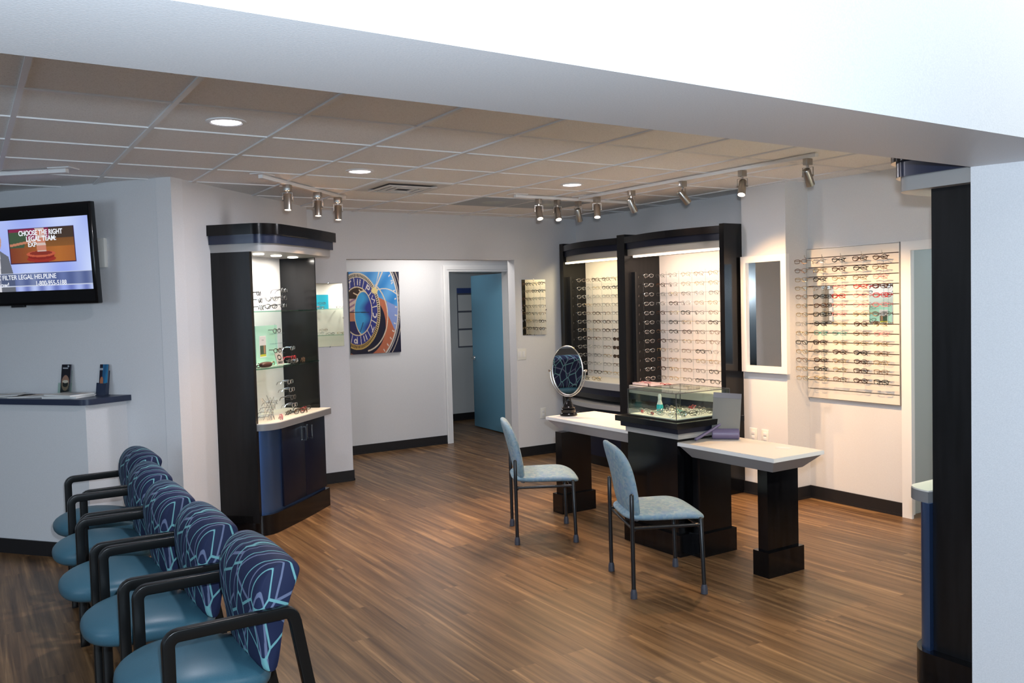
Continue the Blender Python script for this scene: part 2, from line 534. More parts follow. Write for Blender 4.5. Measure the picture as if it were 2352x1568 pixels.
g = struct('trim_0', bm, 'grid_white'); g['label'] = 'white T-bar grid of the tiled ceiling'

# header beam and the opening it spans
bm = nb(); prism(bm, [(-7, -2.36), (3.13, -2.225), (7.3, -2.17), (7.3, -2.62), (3.2, -2.66), (-7, -2.80)], 2.2, 3.6)
struct('wall_header', bm, 'header_paint')
bm = nb(); prism(bm, [(3.13, -2.225), (7.3, -2.17), (7.3, -2.62), (3.262, -2.66)], 0, 2.2)
struct('wall_jamb', bm, 'header_paint')
bm = nb(); prism(bm, [(-7, -9), (9, -9), (9, -2.62), (-7, -2.80)], 3.6, 3.7); struct('ceiling_front', bm, 'wall_paint')

WB_END = A + UB * 2.065
wall('wall_television', A, A + WT * 6, 0.12, side=-1)
wall('wall_cabinet', A, WB_END, 0.12, side=1)
# far wall with the cased opening
YC = 3.92
bm = nb()
box(bm, WB_END.x - 0.05, YC - 0.2, 0, 2.965, YC + 0.14, 2.75) if False else None
prism(bm, [(WB_END.x - 0.02, WB_END.y - 0.03), (2.52, YC - 0.21), (2.52, YC - 0.0), (2.4, YC)], 0, 2.75) if False else None
box(bm, WB_END.x - 0.06, YC, 0, 2.965, YC + 0.14, 2.75)
box(bm, 4.925, YC, 0, 5.80, YC + 0.14, 2.75)
box(bm, 2.965, YC, 2.19, 4.925, YC + 0.14, 2.75)
struct('wall_far', bm, 'wall_paint')
wall('wall_right', (5.78, YC + 0.1), (5.78, -0.19), 0.12, side=1)
wall('wall_doorside', (5.80, -1.20), (5.80, -2.25), 0.12, side=1)
bm = nb(); box(bm, 5.78, -1.20, 2.09, 5.90, -0.19, 2.75); struct('wall_overdoor', bm, 'wall_paint')
# column
bm = nb(); box(bm, 5.50, 0.675, 0, 5.80, 1.15, 2.75); struct('wall_column', bm, 'wall_paint')
# hallway behind the opening
bm = nb()
box(bm, 1.5, 5.32, 0, 4.80, 5.44, 2.75); box(bm, 5.74, 5.32, 0, 7.5, 5.44, 2.75); box(bm, 4.80, 5.32, 2.15, 5.74, 5.44, 2.75)
struct('wall_hallway', bm, 'wall_paint')
bm = nb(); box(bm, 1.5, YC + 0.14, 2.5, 7.5, 8.4, 2.6); struct('ceiling_hallway', bm, 'ceiling_tile')
bm = nb(); box(bm, 7.4, YC + 0.14, 0, 7.5, 8.4, 2.6); struct('wall_hall_end', bm, 'wall_paint')
bm = nb(); box(bm, 1.5, YC + 0.14, 0, 1.6, 5.4, 2.6); struct('wall_hall_start', bm, 'wall_paint')
# room behind the blue door
bm = nb(); box(bm, 4.0, 7.10, 0, 7.5, 7.2, 2.6); box(bm, 4.0, 5.44, 0, 4.1, 7.2, 2.6); struct('wall_office', bm, 'inner_wall')
# room behind the right doorway
bm = nb(); box(bm, 5.90, -0.19, 0, 7.4, -0.09, 2.75); box(bm, 7.3, -2.3, 0, 7.4, -0.1, 2.75); struct('wall_side_room', bm, 'frosted')
bm = nb(); box(bm, 6.42, -0.235, 0, 6.52, -0.19, 2.08); box(bm, 6.50, -0.225, 0, 6.53, -0.21, 2.08); struct('trim_7', bm, 'trim_white')

# left side of the room, out of sight
wall('wall_left', (-6.9, -9), (-6.9, 9), 0.12, side=1)


def baseboard(name, p, q, n, h=0.105, t=0.012):
    p = Vector(p); q = Vector(q); n = Vector(n).normalized()
    bm = nb(); prism(bm, [p, q, q + n * t, p + n * t], 0, h)
    prism(bm, [p, q, q + n * (t + 0.006), p + n * (t + 0.006)], 0, 0.018)
    struct(name, bm, 'baseboard_black')


baseboard('baseboard_far_left', (WB_END.x, YC), (2.965, YC), (0, -1))
baseboard('baseboard_far_right', (4.925, YC), (5.78, YC), (0, -1))
baseboard('baseboard_far_return', (2.965, YC), (2.965, YC + 0.14), (1, 0))
baseboard('baseboard_opening', (4.925, YC), (4.925, YC + 0.14), (-1, 0))
baseboard('baseboard_hall', (1.6, 5.32), (4.77, 5.32), (0, -1))
baseboard('baseboard_office', (4.1, 7.10), (7.4, 7.10), (0, -1))
baseboard('baseboard_right', (5.78, 0.675), (5.78, -0.19), (-1, 0))
baseboard('baseboard_column', (5.50, 1.15), (5.50, 0.675), (-1, 0))
baseboard('baseboard_column_side', (5.50, 0.675), (5.78, 0.675), (0, -1))
baseboard('baseboard_cabinet', A, A + UB * 2.06, (UB.y, -UB.x))

# door casing at the blue door and door leaf
bm = nb()
for (x0, x1) in ((4.765, 4.845), (5.70, 5.78)):
    box(bm, x0, 5.295, 0, x1, 5.319, 2.125); box(bm, x0 + 0.02, 5.285, 0, x1 - 0.03, 5.296, 2.149)
box(bm, 4.765, 5.2951, 2.125, 5.78, 5.319, 2.205); box(bm, 4.785, 5.285, 2.149, 5.76, 5.296, 2.188)
box(bm, 4.801, 5.3195, 0, 4.83, 5.46, 2.12); box(bm, 5.71, 5.3195, 0, 5.739, 5.46, 2.12); box(bm, 4.801, 5.3195, 2.12, 5.739, 5.46, 2.149)
box(bm, 4.83, 5.43, 0, 4.845, 5.458, 2.12)
struct('trim_1', bm, 'trim_white')
door = bpy.data.objects.new('door_1', None); COL.objects.link(door); door['kind'] = 'structure'
door.location = (5.735, 5.47, 0); door.rotation_euler = (0, 0, math.radians(86))
boxobj('door_leaf', (0, -0.02, 0.012, 0.92, 0.02, 2.11), 'door_blue', door, bev=0.002)
bm = nb()
for sgn in (1, -1):
    tube(bm, [(0.86, 0.02 * sgn, 0.97), (0.86, 0.065 * sgn, 0.97)], 0.011, 10)
    tube(bm, [(0.87, 0.065 * sgn, 0.97), (0.76, 0.068 * sgn, 0.97)], 0.009, 10)
    M = Matrix.Translation((0.86, 0.022 * sgn, 0.97)) @ Matrix.Rotation(PI / 2, 4, 'X')
    r = bmesh.ops.create_cone(bm, cap_ends=True, segments=20, radius1=0.032, radius2=0.03, depth=0.012, matrix=M)
finish(bm, 'door_handle', 'chrome', door, smooth=True)

# right doorway casing
bm = nb()
box(bm, 5.756, -0.27, 0, 5.779, -0.19, 2.03); box(bm, 5.756, -1.28, 2.03, 5.779, -0.19, 2.10); box(bm, 5.756, -1.28, 0, 5.779, -1.20, 2.03)
box(bm, 5.7795, -0.205, 0, 5.90, -0.1905, 2.089); box(bm, 5.7795, -1.199, 2.075, 5.90, -0.206, 2.0895)
struct('trim_2', bm, 'trim_white')

# ---------------------------------------------------------------- ceiling fittings
for k, (x, y, lab) in enumerate([(0.914, 0.305, 'round recessed ceiling light nearest the header, above the patterned chairs'),
                                 (2.134, 1.524, 'round recessed ceiling light beside the square air vent'),
                                 (3.962, 1.524, 'round recessed ceiling light nearest the track of spotlights on the right')]):
    t = thing('ceiling_light', lab, 'ceiling light', (x, y, CEIL), 0, 'recessed ceiling lights')
    bm = nb(); lathe(bm, [(0.072, -0.001), (0.098, -0.001), (0.098, -0.006), (0.080, -0.010), (0.072, -0.006)], seg=40)
    finish(bm, 'trim_ring', 'trim_white', t, smooth=True)
    bm = nb(); lathe(bm, [(0.074, -0.006), (0.06, -0.0085), (0.002, -0.009)], seg=40); finish(bm, 'diffuser', 'lamp_white', t)
    light('downlight_lamp', 'AREA', (0, 0, -0.02), 20, (0.95, 0.93, 1.0), (0, 0, 0), size=0.13, parent=t)

t = thing('air_vent', 'square stepped metal air vent in the tiled ceiling', 'vent', (2.743, 2.134, CEIL))
bm = nb()
for (a, b, z0, z1) in ((0.295, 0.205, -0.012, 0.0), (0.205, 0.175, -0.030, -0.008), (0.150, 0.120, -0.030, -0.008), (0.095, 0.065, -0.030, -0.008)):
    for sx, sy in ((1, 0), (-1, 0), (0, 1), (0, -1)):
        if sx: pts = [(sx * a, -a), (sx * a, a), (sx * b, b), (sx * b, -b)]; tp = [(sx * (a + (b - a) * .3), -a), (sx * (a + (b - a) * .3), a), (sx * b, b), (sx * b, -b)]
        else: pts = [(-a, sy * a), (a, sy * a), (b, sy * b), (-b, sy * b)]; tp = pts
        prism(bm, pts, z0, z0 + 0.006)
finish(bm, 'louvre', 'vent_metal', t)
boxobj('duct', (-0.205, -0.205, -0.006, 0.205, 0.205, -0.001), 'vent_dark', t)
for x, lab in ((3.962, 'flat grey light panel in the ceiling nearer the air vent'), (4.572, 'flat grey light panel in the ceiling behind the track spotlights')):
    t = thing('ceiling_troffer', lab, 'ceiling light', (x, 2.743, CEIL), 0, 'unlit ceiling light panels')
    boxobj('lens_panel', (-0.29, -0.29, -0.010, 0.29, 0.29, -0.002), 'troffer_grey', t)
    bm = nb(); lathe(bm, [(0.11, -0.010), (0.10, -0.014), (0.01, -0.015)], seg=32); finish(bm, 'centre_disc', 'frosted', t)


def spot_head(parent_pos, rz, tilt_dir, label, group, on=True, power=26):
    """one can spotlight; tilt_dir = world direction the beam points"""
    t = thing('track_spotlight', label, 'spotlight', parent_pos, 0, group)
    bm = nb(); box(bm, -0.018, -0.03, -0.045, 0.018, 0.03, 0.0, bev=0.003)
    o = finish(bm, 'adapter', 'nickel', t, smooth=True); o.rotation_euler = (0, 0, rz)
    d = Vector(tilt_dir).normalized()
    piv = Vector((0, 0, -0.115))
    side = d.cross(Vector((0, 0, 1)))
    side = side.normalized() if side.length > 0.05 else Vector((math.cos(rz), math.sin(rz), 0))
    bm = nb()
    strip(bm, [piv + side * 0.036, piv + side * 0.036 + Vector((0, 0, 0.055)), piv - side * 0.036 + Vector((0, 0, 0.055)), piv - side * 0.036], 0.012, 0.003, side.cross(Vector((0, 0, 1))))
    tube(bm, [(0, 0, -0.04), (0, 0, -0.062)], 0.008, 8)
    tube(bm, [piv + side * 0.040, piv - side * 0.040], 0.006, 8)
    finish(bm, 'yoke', 'nickel', t, smooth=True)
    bm = nb(); tube(bm, [(0.008, 0.01, -0.045), (0.02, 0.018, -0.06), (0.004, 0.02, -0.075), piv - d * 0.05], 0.0028, 6)
    finish(bm, 'cable', 'black_plastic', t, smooth=True)
    q = (-d).to_track_quat('Z', 'Y').to_matrix().to_4x4()
    c = piv + d * 0.012
    M = Matrix.Translation(c) @ q
    bm = nb(); lathe(bm, [(0.006, 0.062), (0.024, 0.060), (0.0275, 0.054), (0.0285, -0.060), (0.0255, -0.060), (0.0245, -0.050), (0.002, -0.050)], seg=28)
    can = finish(bm, 'can', 'nickel', t, smooth=True); can.matrix_local = M
    bm = nb(); lathe(bm, [(0.0238, -0.052), (0.015, -0.056), (0.001, -0.057)], seg=24)
    finish(bm, 'bulb', 'lamp_warm' if on else 'frosted', can, smooth=True)
    if on:
        if 'short track over the tall' in label:
            light('vent_glow', 'POINT', (0, 0, -0.05), 0.9, (1.0, 0.48, 0.22), radius=0.02, parent=t)
        l = light('spot_lamp', 'SPOT', tuple(c + d * 0.063), power * 3.6, WARM, aim(d), radius=0.02, spot=math.radians(75), blend=0.7, parent=t)
    return t


def track(name, p, q, label, w=0.034):
    p = Vector((p[0], p[1], 0)); q = Vector((q[0], q[1], 0)); L_ = (q - p).length; rz = math.atan2(q.y - p.y, q.x - p.x)
    t = thing('light_track', label, 'light track', (p.x, p.y, CEIL), rz)
    boxobj('rail', (0, -w / 2, -0.032, L_, w / 2, -0.008), 'trim_white', t, bev=0.002)
    boxobj('end_cap', (-0.012, -w / 2, -0.032, 0.0, w / 2, -0.008), 'trim_white', t)
    boxobj('feed_plate', (-0.06, -0.055, -0.008, 0.09, 0.055, -0.001), 'trim_white', t)
    return rz


G = 'can spotlights on the ceiling tracks'
ZT = CEIL - 0.032
rz = track('t1', (1.56, 1.91), (2.52, 2.80), 'white ceiling light track with three spotlights over the tall glass cabinet')
for (x, y, lab) in ((1.82, 2.15, 'leftmost'), (2.17, 2.475, 'middle'), (2.43, 2.715, 'rightmost')):
    spot_head((x, y, ZT), rz, (-0.05, -0.10, -1), lab + ' can spotlight of the short track over the tall cabinet', G, True, 14)
rz = track('t2', (3.86, 2.20), (5.25, 2.26), 'short white ceiling light track crossing behind the long one')
for (x, y, d, on, lab) in ((4.10, 2.21, (-0.14, -0.50, -1), True, 'leftmost lit'), (4.31, 2.22, (-0.16, -0.48, -1), True, 'second lit'), (4.55, 2.23, (0.46, 0.28, -1), False, 'third, turned away dark')):
    spot_head((x, y, ZT), rz, d, lab + ' can spotlight of the short track by the far wall', G, on, 22)
rz = track('t3', (4.50, 2.12), (4.585, -0.36), 'long white ceiling light track over the fitting desk')
for (x, y, d, on, lab) in ((4.508, 1.90, (-0.22, -0.32, -1), True, 'farthest'), (4.522, 1.45, (0.54, 0.02, -1), True, 'second farthest'), (4.54, 0.86, (0.85, -0.20, -1), True, 'middle, steeply tilted'),
                           (4.562, 0.27, (-0.46, -0.25, -1), True, 'second nearest'), (4.58, -0.29, (0.72, 0.20, -1), True, 'nearest')):
    spot_head((x, y, ZT), rz, d, lab + ' can spotlight on the long track over the desk', G, on, 46 if lab == 'nearest' else 30)
track('t4', (0.36, 2.13), (-1.2, 3.45), 'white ceiling light track end above the television')

# ---------------------------------------------------------------- eyeglasses


def glasses_mesh(name, frame, lens, rim=0.0013, shape=0, fold=False, tl=0.105, w=0.026, h=0.0165):
    """front at x=0 facing -x, width along y, temples towards +x"""
    bm = nb()
    for s in (-1, 1):
        cy = s * 0.034
        n = 18; e = (2.3, 3.2, 2.0)[shape]
        f = superell(w, h, e)
        loop = []
        for k in range(n):
            a, b = f(2 * PI * k / n)
            loop.append((0.003 * abs(a + cy) / 0.06, cy + a, b - (0.0015 if b < 0 else 0) * 0))
        tube(bm, loop, rim, 5, closed=True)
        c = bm.verts.new((0.001, cy, 0)); vs = [bm.verts.new(p) for p in loop]
        for k in range(n):
            bm.faces.new((c, vs[k], vs[(k + 1) % n])).material_index = 1
        # hinge and temple
        ye = s * (0.034 + w)
        tube(bm, [(0.003, ye - s * 0.002, h * 0.5), (0.006, ye + s * 0.006, h * 0.5), (0.014, ye + s * 0.007, h * 0.5)], rim * 1.1, 5)
        if fold:
            tube(bm, [(0.014, ye + s * 0.006, h * 0.45), (0.017 + 0.004 * (s > 0), -s * 0.02, h * 0.1 - 0.004), (0.018 + 0.004 * (s > 0), -s * 0.05, -h * 1.1)], rim * 1.15, 5)
        else:
            tube(bm, [(0.014, ye + s * 0.007, h * 0.5), (tl * 0.72, ye - s * 0.004, h * 0.42), (tl * 0.9, ye - s * 0.010, -0.002), (tl, ye - s * 0.016, -0.022)], rim * 1.15, 5)
    tube(bm, [(0.0, -0.034 + w * 0.95, 0.004), (-0.003, 0, 0.009), (0.0, 0.034 - w * 0.95, 0.004)], rim, 5)
    me_o = finish(bm, name, ['frame_' + frame, lens], None, smooth=True, recalc=True)
    me = me_o.data; bpy.data.objects.remove(me_o)
    return me


GM = {}


def gmesh(frame, lens='lens_clear', rim=0.0013, shape=0, fold=False):
    k = (frame, lens, rim, shape, fold)
    if k not in GM: GM[k] = glasses_mesh('eyeglasses', *k[:2], rim=rim, shape=shape, fold=fold)
    return GM[k]


FNAME = {'gold': 'gold wire', 'silver': 'silver wire', 'gunmetal': 'dark grey wire', 'bronze': 'bronze wire', 'black': 'black', 'brown': 'dark brown', 'red': 'red', 'pink': 'pink', 'teal': 'teal'}


def put_glasses(loc, rz, frame, label, group, lens='lens_clear', rim=0.0013, shape=0, fold=False, rx=0.0, ry=0.0):
    o = bpy.data.objects.new('eyeglasses', gmesh(frame, lens, rim, shape, fold)); COL.objects.link(o)
    o.location = loc; o.rotation_euler = (rx, ry, rz)
    return tag(o, label, 'eyeglasses', group)


# ---------------------------------------------------------------- rounded corner display cabinets


def corner_outline(s0, s1, d_side, d_front, r, inset=0.0, bulge=0.02, seg=10, notch=None):
    """footprint in (s, d): straight side at s0, quarter round, gently bowed front, straight side at s1"""
    pts = [(s0 + inset, 0.0)]
    x0 = s0 + inset; D = d_front - inset
    ds = min(d_side, D - 0.04)
    if notch:
        ds = max(ds, notch[1]); r = 0.09; pts = [(notch[0], 0.0), (notch[0], notch[1])]
    for k in range(seg + 1):
        a = PI * (1 - 0.5 * k / seg)
        pts.append((x0 + r + r * math.cos(a), ds + (D - ds) * math.sin(a)))
    n = 8
    for k in range(1, n):
        u = k / n; pts.append((x0 + r + (s1 - inset - x0 - r) * u, D + bulge * math.sin(PI * u)))
    pts.append((s1 - inset, D)); pts.append((s1 - inset, 0.0))
    return pts


def corner_cabinet(loc, rz, mirror, label, kd=1.0, W=0.0):
    t = thing('display_cabinet', label, 'cabinet', loc, rz)
    sgn = kd if mirror else -kd
    ex = 0.06 if mirror else 0.0
    nt = (0.49, 0.276) if mirror else None
    F = (lambda pts: [(p[0], p[1] * sgn) for p in pts])
    def bx(name, s0, d0, z0, s1, d1, z1, mat, parent=t, bev=0):
        ya, yb = sorted((d0 * sgn, d1 * sgn)); return boxobj(name, (s0, ya, z0, s1, yb, z1), mat, parent, bev)
    def pr(name, pts, z0, z1, mat, parent=t, sm=True):
        bm = nb(); prism(bm, F(pts), z0, z1); return finish(bm, name, mat, parent, smooth=sm)
    pr('plinth', corner_outline(0.455 - ex * 0.9, 1.505 + W, 0.27, 0.405, 0.15, bulge=0.012), 0, 0.155, 'black_gloss')
    pr('base', corner_outline(0.49 - ex, 1.485 + W, 0.26, 0.372, 0.15, bulge=0.012, notch=nt), 0.155, 0.80, 'navy_metal')
    for k, (a, b) in enumerate(((0.725, 1.10 + W / 2), (1.105 + W / 2, 1.48 + W))):
        dr = bx('door', a, 0.365, 0.17, b, 0.390, 0.79, 'navy_laminate', bev=0.002)
        bm = nb(); x = (b - 0.055) if k == 0 else (a + 0.04)
        x2 = x
        strip(bm, [(x2, sgn * 0.388, 0.752), (x2, sgn * 0.436, 0.752), (x2, sgn * 0.436, 0.645), (x2, sgn * 0.388, 0.645)], 0.010, 0.008, (1, 0, 0))
        box(bm, x2 - 0.007, min(sgn * 0.388, sgn * 0.394), 0.638, x2 + 0.007, max(sgn * 0.388, sgn * 0.394), 0.759)
        finish(bm, 'handle', 'chrome', dr, smooth=True)
    pr('counter', corner_outline(0.46 - ex * 0.35, 1.50 + W, 0.29, 0.445, 0.17, bulge=0.0, notch=nt), 0.80, 0.848, 'counter_silver')
    pr('counter_laminate', corner_outline(0.462 - ex * 0.35, 1.498 + W, 0.288, 0.442, 0.168, bulge=0.0, notch=nt), 0.848, 0.854, 'cream_laminate')
    bx('side_panel', 0.455, 0.0, 0.10, 0.49, 0.275 if mirror else 0.325, 2.15, 'black_laminate')
    bx('side_panel', 1.48 + W, 0.0, 0.854, 1.50 + W, 0.345, 2.15, 'black_gloss')
    bx('back_panel', 0.49, 0.0, 0.854, 1.48 + W, 0.018, 2.15, 'cream_laminate' if mirror else 'white_laminate')
    for z in (1.262, 1.70):
        bm = nb(); prism(bm, F(corner_outline(0.492, 1.478 + W, 0.27, 0.36, 0.14, bulge=0.03)), z - 0.004, z + 0.004)
        for f in bm.faces:
            f.material_index = 1 if abs(f.normal.z) < 0.5 else 0
        o = finish(bm, 'glass_shelf', ['clear_glass', 'glass_edge'], t)
        for f in o.data.polygons: f.material_index = 1 if abs(f.normal.z) < 0.5 else 0
    pr('cornice', corner_outline(0.415 - ex, 1.545 + W, 0.36, 0.525, 0.20, inset=0.0, bulge=0.015), 2.275, 2.355, 'black_gloss')
    pr('cornice_band', corner_outline(0.415 - ex, 1.545 + W, 0.36, 0.525, 0.20, inset=0.02, bulge=0.015), 2.21, 2.275, 'navy_band')
    lower = pr('cornice_base', corner_outline(0.415 - ex, 1.545 + W, 0.36, 0.525, 0.20, inset=0.04, bulge=0.015), 2.15, 2.21, 'silver_laminate')
    for k, s in enumerate((0.72, 1.0 + W / 2, 1.28 + W)):
        bm = nb(); lathe(bm, [(0.042, 2.149), (0.042, 2.143), (0.036, 2.141)], cx=s, cy=sgn * 0.25, seg=24)
        pk = finish(bm, 'puck_light', 'puck', t)
        light('puck_lamp', 'AREA', (s, sgn * 0.25, 2.135), 13 if mirror else 3.2, (1.0, 0.93, 0.84), (0, 0, 0), size=0.08, parent=t)
    return t


TALL = corner_cabinet((A.x, A.y, 0), THB, False, 'tall black and navy display cabinet with glass shelves and rounded corner, by the chairs')
RC = corner_cabinet((3.260 - 0.455, -2.205, 0), 0.008, True, 'black cabinet partly hidden behind the white wall edge at right', 0.80, 1.25)


def PB(s, d, z):
    q = A + UB * s + Vector((UB.y, -UB.x)) * d
    return (q.x, q.y, z)


# contents of the tall cabinet
def riser(pos, rz, n, label, step=0.062, mat='acrylic', w=0.10, tiltdx=0.02, bar='acrylic'):
    t = thing('eyewear_stand', label, 'display stand', pos, rz, 'small frame stands in the tall cabinet')
    bm = nb(); H = n * step
    tube(bm, [(0, 0, 0.004), (tiltdx, 0, H)], 0.005, 8); box(bm, -0.05, -0.03, 0, 0.05, 0.03, 0.005, bev=0.001)
    finish(bm, 'post', mat, t, smooth=True)
    for k in range(n):
        bm = nb(); x = tiltdx * (k + 1) / n
        box(bm, x - w / 2, -0.012, (k + 0.75) * step, x + w / 2, 0.012, (k + 0.75) * step + 0.006, bev=0.001)
        finish(bm, 'rest', bar, t, smooth=True)
    return t


GC = 'eyeglasses displayed in the tall cabinet'
riser(PB(1.15, 0.20, 1.705), THB, 3, 'clear three-step eyewear stand on the top glass shelf')
for k, (fr) in enumerate(('silver', 'gunmetal', 'silver')):
    put_glasses(PB(1.15 + 0.012 * k, 0.22, 1.745 + 0.062 * k), THB + PI / 2 + 0.1, fr, '%s eyeglasses on the %s step of the top-shelf stand' % (FNAME[fr], ['lowest', 'middle', 'highest'][k]), GC, rim=0.0028)
for k, fr in enumerate(('black', 'silver')):
    put_glasses(PB(0.98 + 0.02 * k, 0.20, 1.74 + 0.06 * k), THB + PI / 2 - 0.4, fr, '%s eyeglasses at the left of the top-shelf stand' % FNAME[fr], GC, rim=0.0028)
for k, fr in enumerate(('silver', 'silver', 'gunmetal')):
    put_glasses(PB(0.62 + 0.02 * (2 - k), 0.30, 1.73 + 0.055 * k), THB + PI / 2 + 0.3, fr, '%s eyeglasses by the cabinet side panel on the top shelf, %s' % (FNAME[fr], ['lowest', 'middle', 'uppermost'][k]), GC, rim=0.0028)
# second shelf
t = thing('display_card', 'mint green acrylic eyewear display with white poster on middle shelf', 'display card', PB(0.70, 0.20, 1.267), THB)
boxobj('card_back', (0.0, -0.01, 0, 0.34, 0.0, 0.32), 'mint_card', t)
boxobj('card_foot', (0.0, -0.11, 0, 0.36, 0.0, 0.004), 'mint_card', t)
pc = boxobj('poster_card', (0.05, -0.013, 0.07, 0.15, -0.0105, 0.24), 'paper_white', t)


def small_photo(u, v):
    if v < 0.42: return (0.62, 0.62, 0.64) if not (0.14 < v < 0.2 and 0.3 < u < 0.7) else (0.3, 0.3, 0.34)
    if abs(u - 0.75) < 0.17 and v < 0.85: return (0.35, 0.2, 0.12)
    if v > 0.9: return (0.5, 0.5, 0.05)
    return (0.05, 0.09, 0.06)


o = paint_grid('photo', 0.09, 0.155, 14, 24, small_photo, 'printed', pc); o.location = (0.055, -0.0135, 0.078)
bm = nb(); tube(bm, [(0.27, -0.04, 0.0), (0.27, -0.03, 0.33)], 0.005, 8)
finish(bm, 'post', 'acrylic', t, smooth=True)
for z in (0.09, 0.17, 0.25):
    boxobj('rest', (0.16, -0.065, z, 0.36, -0.04, z + 0.006), 'acrylic', t)
for z, fr in ((0.275, 'gunmetal'), (0.115, 'brown')):
    put_glasses(PB(0.70 + 0.26, 0.255, 1.267 + z), THB + PI / 2, fr, '%s eyeglasses on the mint display, %s rest' % (FNAME[fr], 'top' if z > 0.2 else 'bottom'), GC, rim=0.0028)
t = thing('logo_plaque', 'small grey plaque with round ring logo leaning on middle glass shelf', 'plaque', PB(0.86, 0.30, 1.267), THB)
M = Matrix.Rotation(math.radians(-14), 4, 'X')
bm = nb(); box(bm, 0, -0.006, 0, 0.105, 0.0, 0.10, M=M); finish(bm, 'plate', 'silver_laminate', t)
bm = nb()
tube(bm, [(0.052 + 0.026 * math.cos(a * PI / 12), 0, 0.062 + 0.019 * math.sin(a * PI / 12)) for a in range(24)], 0.005, 5, closed=True)
for v in bm.verts: v.co.y = -0.0065 + v.co.y * 0.15
for v in bm.verts: v.co = M @ v.co
finish(bm, 'ring_logo', 'black_plastic', t)
text_obj('lettering', 'OAKLEY', 0.026, t, M @ Matrix.Translation((0.012, -0.0068, 0.014)) @ Matrix.Rotation(PI / 2, 4, 'X'), 'black_plastic', width=0.08, bold=0.0008)
riser(PB(1.17, 0.26, 1.267), THB, 2, 'clear two-step eyewear stand on the middle glass shelf', step=0.075, w=0.08)
put_glasses(PB(1.18, 0.28, 1.31), THB + PI / 2 + 0.2, 'red', 'red eyeglasses on the middle-shelf stand', GC, rim=0.0028)
put_glasses(PB(1.17, 0.28, 1.39), THB + PI / 2 + 0.2, 'silver', 'silver eyeglasses on the upper step of the middle-shelf stand', GC, rim=0.0028)
for k, (s, fr) in enumerate(((1.08, 'gunmetal'), (1.17, 'silver'), (1.30, 'bronze'))):
    put_glasses(PB(s, 0.31, 1.287), THB + PI / 2 + 0.3 * k, fr, '%s eyeglasses lying at the front of the middle shelf' % FNAME[fr], GC, rim=0.0028, fold=True)
for k, s in enumerate((0.78, 0.62)):
    put_glasses(PB(s, 0.29, 1.287), THB + PI / 2, ('gold', 'silver')[k], '%s eyeglasses folded beside the brown case' % FNAME[('gold', 'silver')[k]], GC, rim=0.0028, fold=True)
t = thing('eyeglass_case', 'dark brown leather eyeglass case on the middle glass shelf', 'eyeglass case', PB(0.66, 0.31, 1.267), THB)
bm = nb(); pad(bm, superell(0.075, 0.03, 3), 0.045, deform=lambda c: (c.x, c.y, c.z + 0.0225)); finish(bm, 'shell', 'brown_leather', t, smooth='all')
# counter
riser(PB(1.17, 0.26, 0.854), THB, 4, 'clear four-step eyewear stand on the cabinet counter', step=0.066, tiltdx=-0.09, w=0.11)
for k in range(4):
    fr = ('silver', 'gunmetal', 'silver', 'silver')[k]
    put_glasses(PB(1.17 - 0.02 * (k + 1), 0.29, 0.854 + 0.066 * (k + 0.75) + 0.016), THB + PI / 2 + 0.15, fr, '%s eyeglasses on the %s step of the counter stand' % (FNAME[fr], ['lowest', 'second', 'third', 'top'][k]), GC, rim=0.0028)
for k, (s, d, fr, a) in enumerate(((1.03, 0.30, 'gunmetal', 0.2), (1.09, 0.36, 'black', -0.3), (1.26, 0.32, 'red', 0.2), (1.33, 0.30, 'black', -0.2), (0.76, 0.38, 'pink', 0.6), (1.2, 0.37, 'bronze', 0.5))):
    put_glasses(PB(s, d, 0.873), THB + PI / 2 + a, fr, '%s eyeglasses lying on the cabinet counter%s' % (FNAME[fr], ['', ' near the front edge', ' by the stand foot', ' nearest the right panel', ' beside the wire rack', ' right of centre'][k]), GC, rim=0.0028, fold=(k % 2 == 0))
t = thing('wire_rack', 'tangled silver wire eyewear rack on the cabinet counter', 'rack', PB(0.72, 0.28, 0.854), THB)
bm = nb()
rr = random.Random(3)
for k in range(9):
    a = k * 0.7; p = Vector((0.05 * math.cos(a), 0.05 * math.sin(a), 0.0)); q = Vector((0.06 * math.cos(a + 2.1), 0.05 * math.sin(a + 2.1), 0.16 + 0.03 * rr.random()))
    tube(bm, [p, (p + q) / 2 + Vector((0.01, 0, 0.01)), q], 0.0018, 5)
finish(bm, 'wires', 'chrome', t, smooth=True)
for k in range(4):
    put_glasses(PB(0.66 + 0.035 * k, 0.33, 0.885 + 0.033 * k), THB + PI / 2 + 0.3, 'silver', 'silver wire eyeglasses hung on the tangled wire rack, %s from bottom' % ordinal(k), GC, rim=0.0016)
# turquoise card and frames in the right-hand cabinet, seen in the frameless mirror by the tall cabinet
t = thing('brand_card', 'turquoise card on a glass shelf of the right cabinet, seen in the frameless mirror', 'card', (5.02, -2.12, 1.705), PI)
boxobj('card', (0, -0.006, 0, 0.22, 0, 0.24), 'teal_paper', t)
for k, (x, z, fr) in enumerate(((4.86, 1.73, 'gold'), (4.88, 1.80, 'bronze'), (5.20, 1.73, 'gunmetal'), (4.78, 1.74, 'pink'), (5.02, 1.286, 'black'), (5.20, 1.29, 'gold'), (4.84, 1.30, 'silver'), (4.90, 1.35, 'bronze'), (5.28, 1.29, 'brown'))):
    put_glasses((x, -2.04, z), -PI / 2 + 0.2 * (k % 3 - 1), fr, '%s eyeglasses %s in the right cabinet, seen by mirror' % (FNAME[fr], ['at upper left', 'topmost', 'right of the turquoise card', 'far left', 'below the card', 'at lower right', 'at lower left', 'second lowest', 'lowest right'][k]), 'eyeglasses in the right cabinet', rim=0.0024)

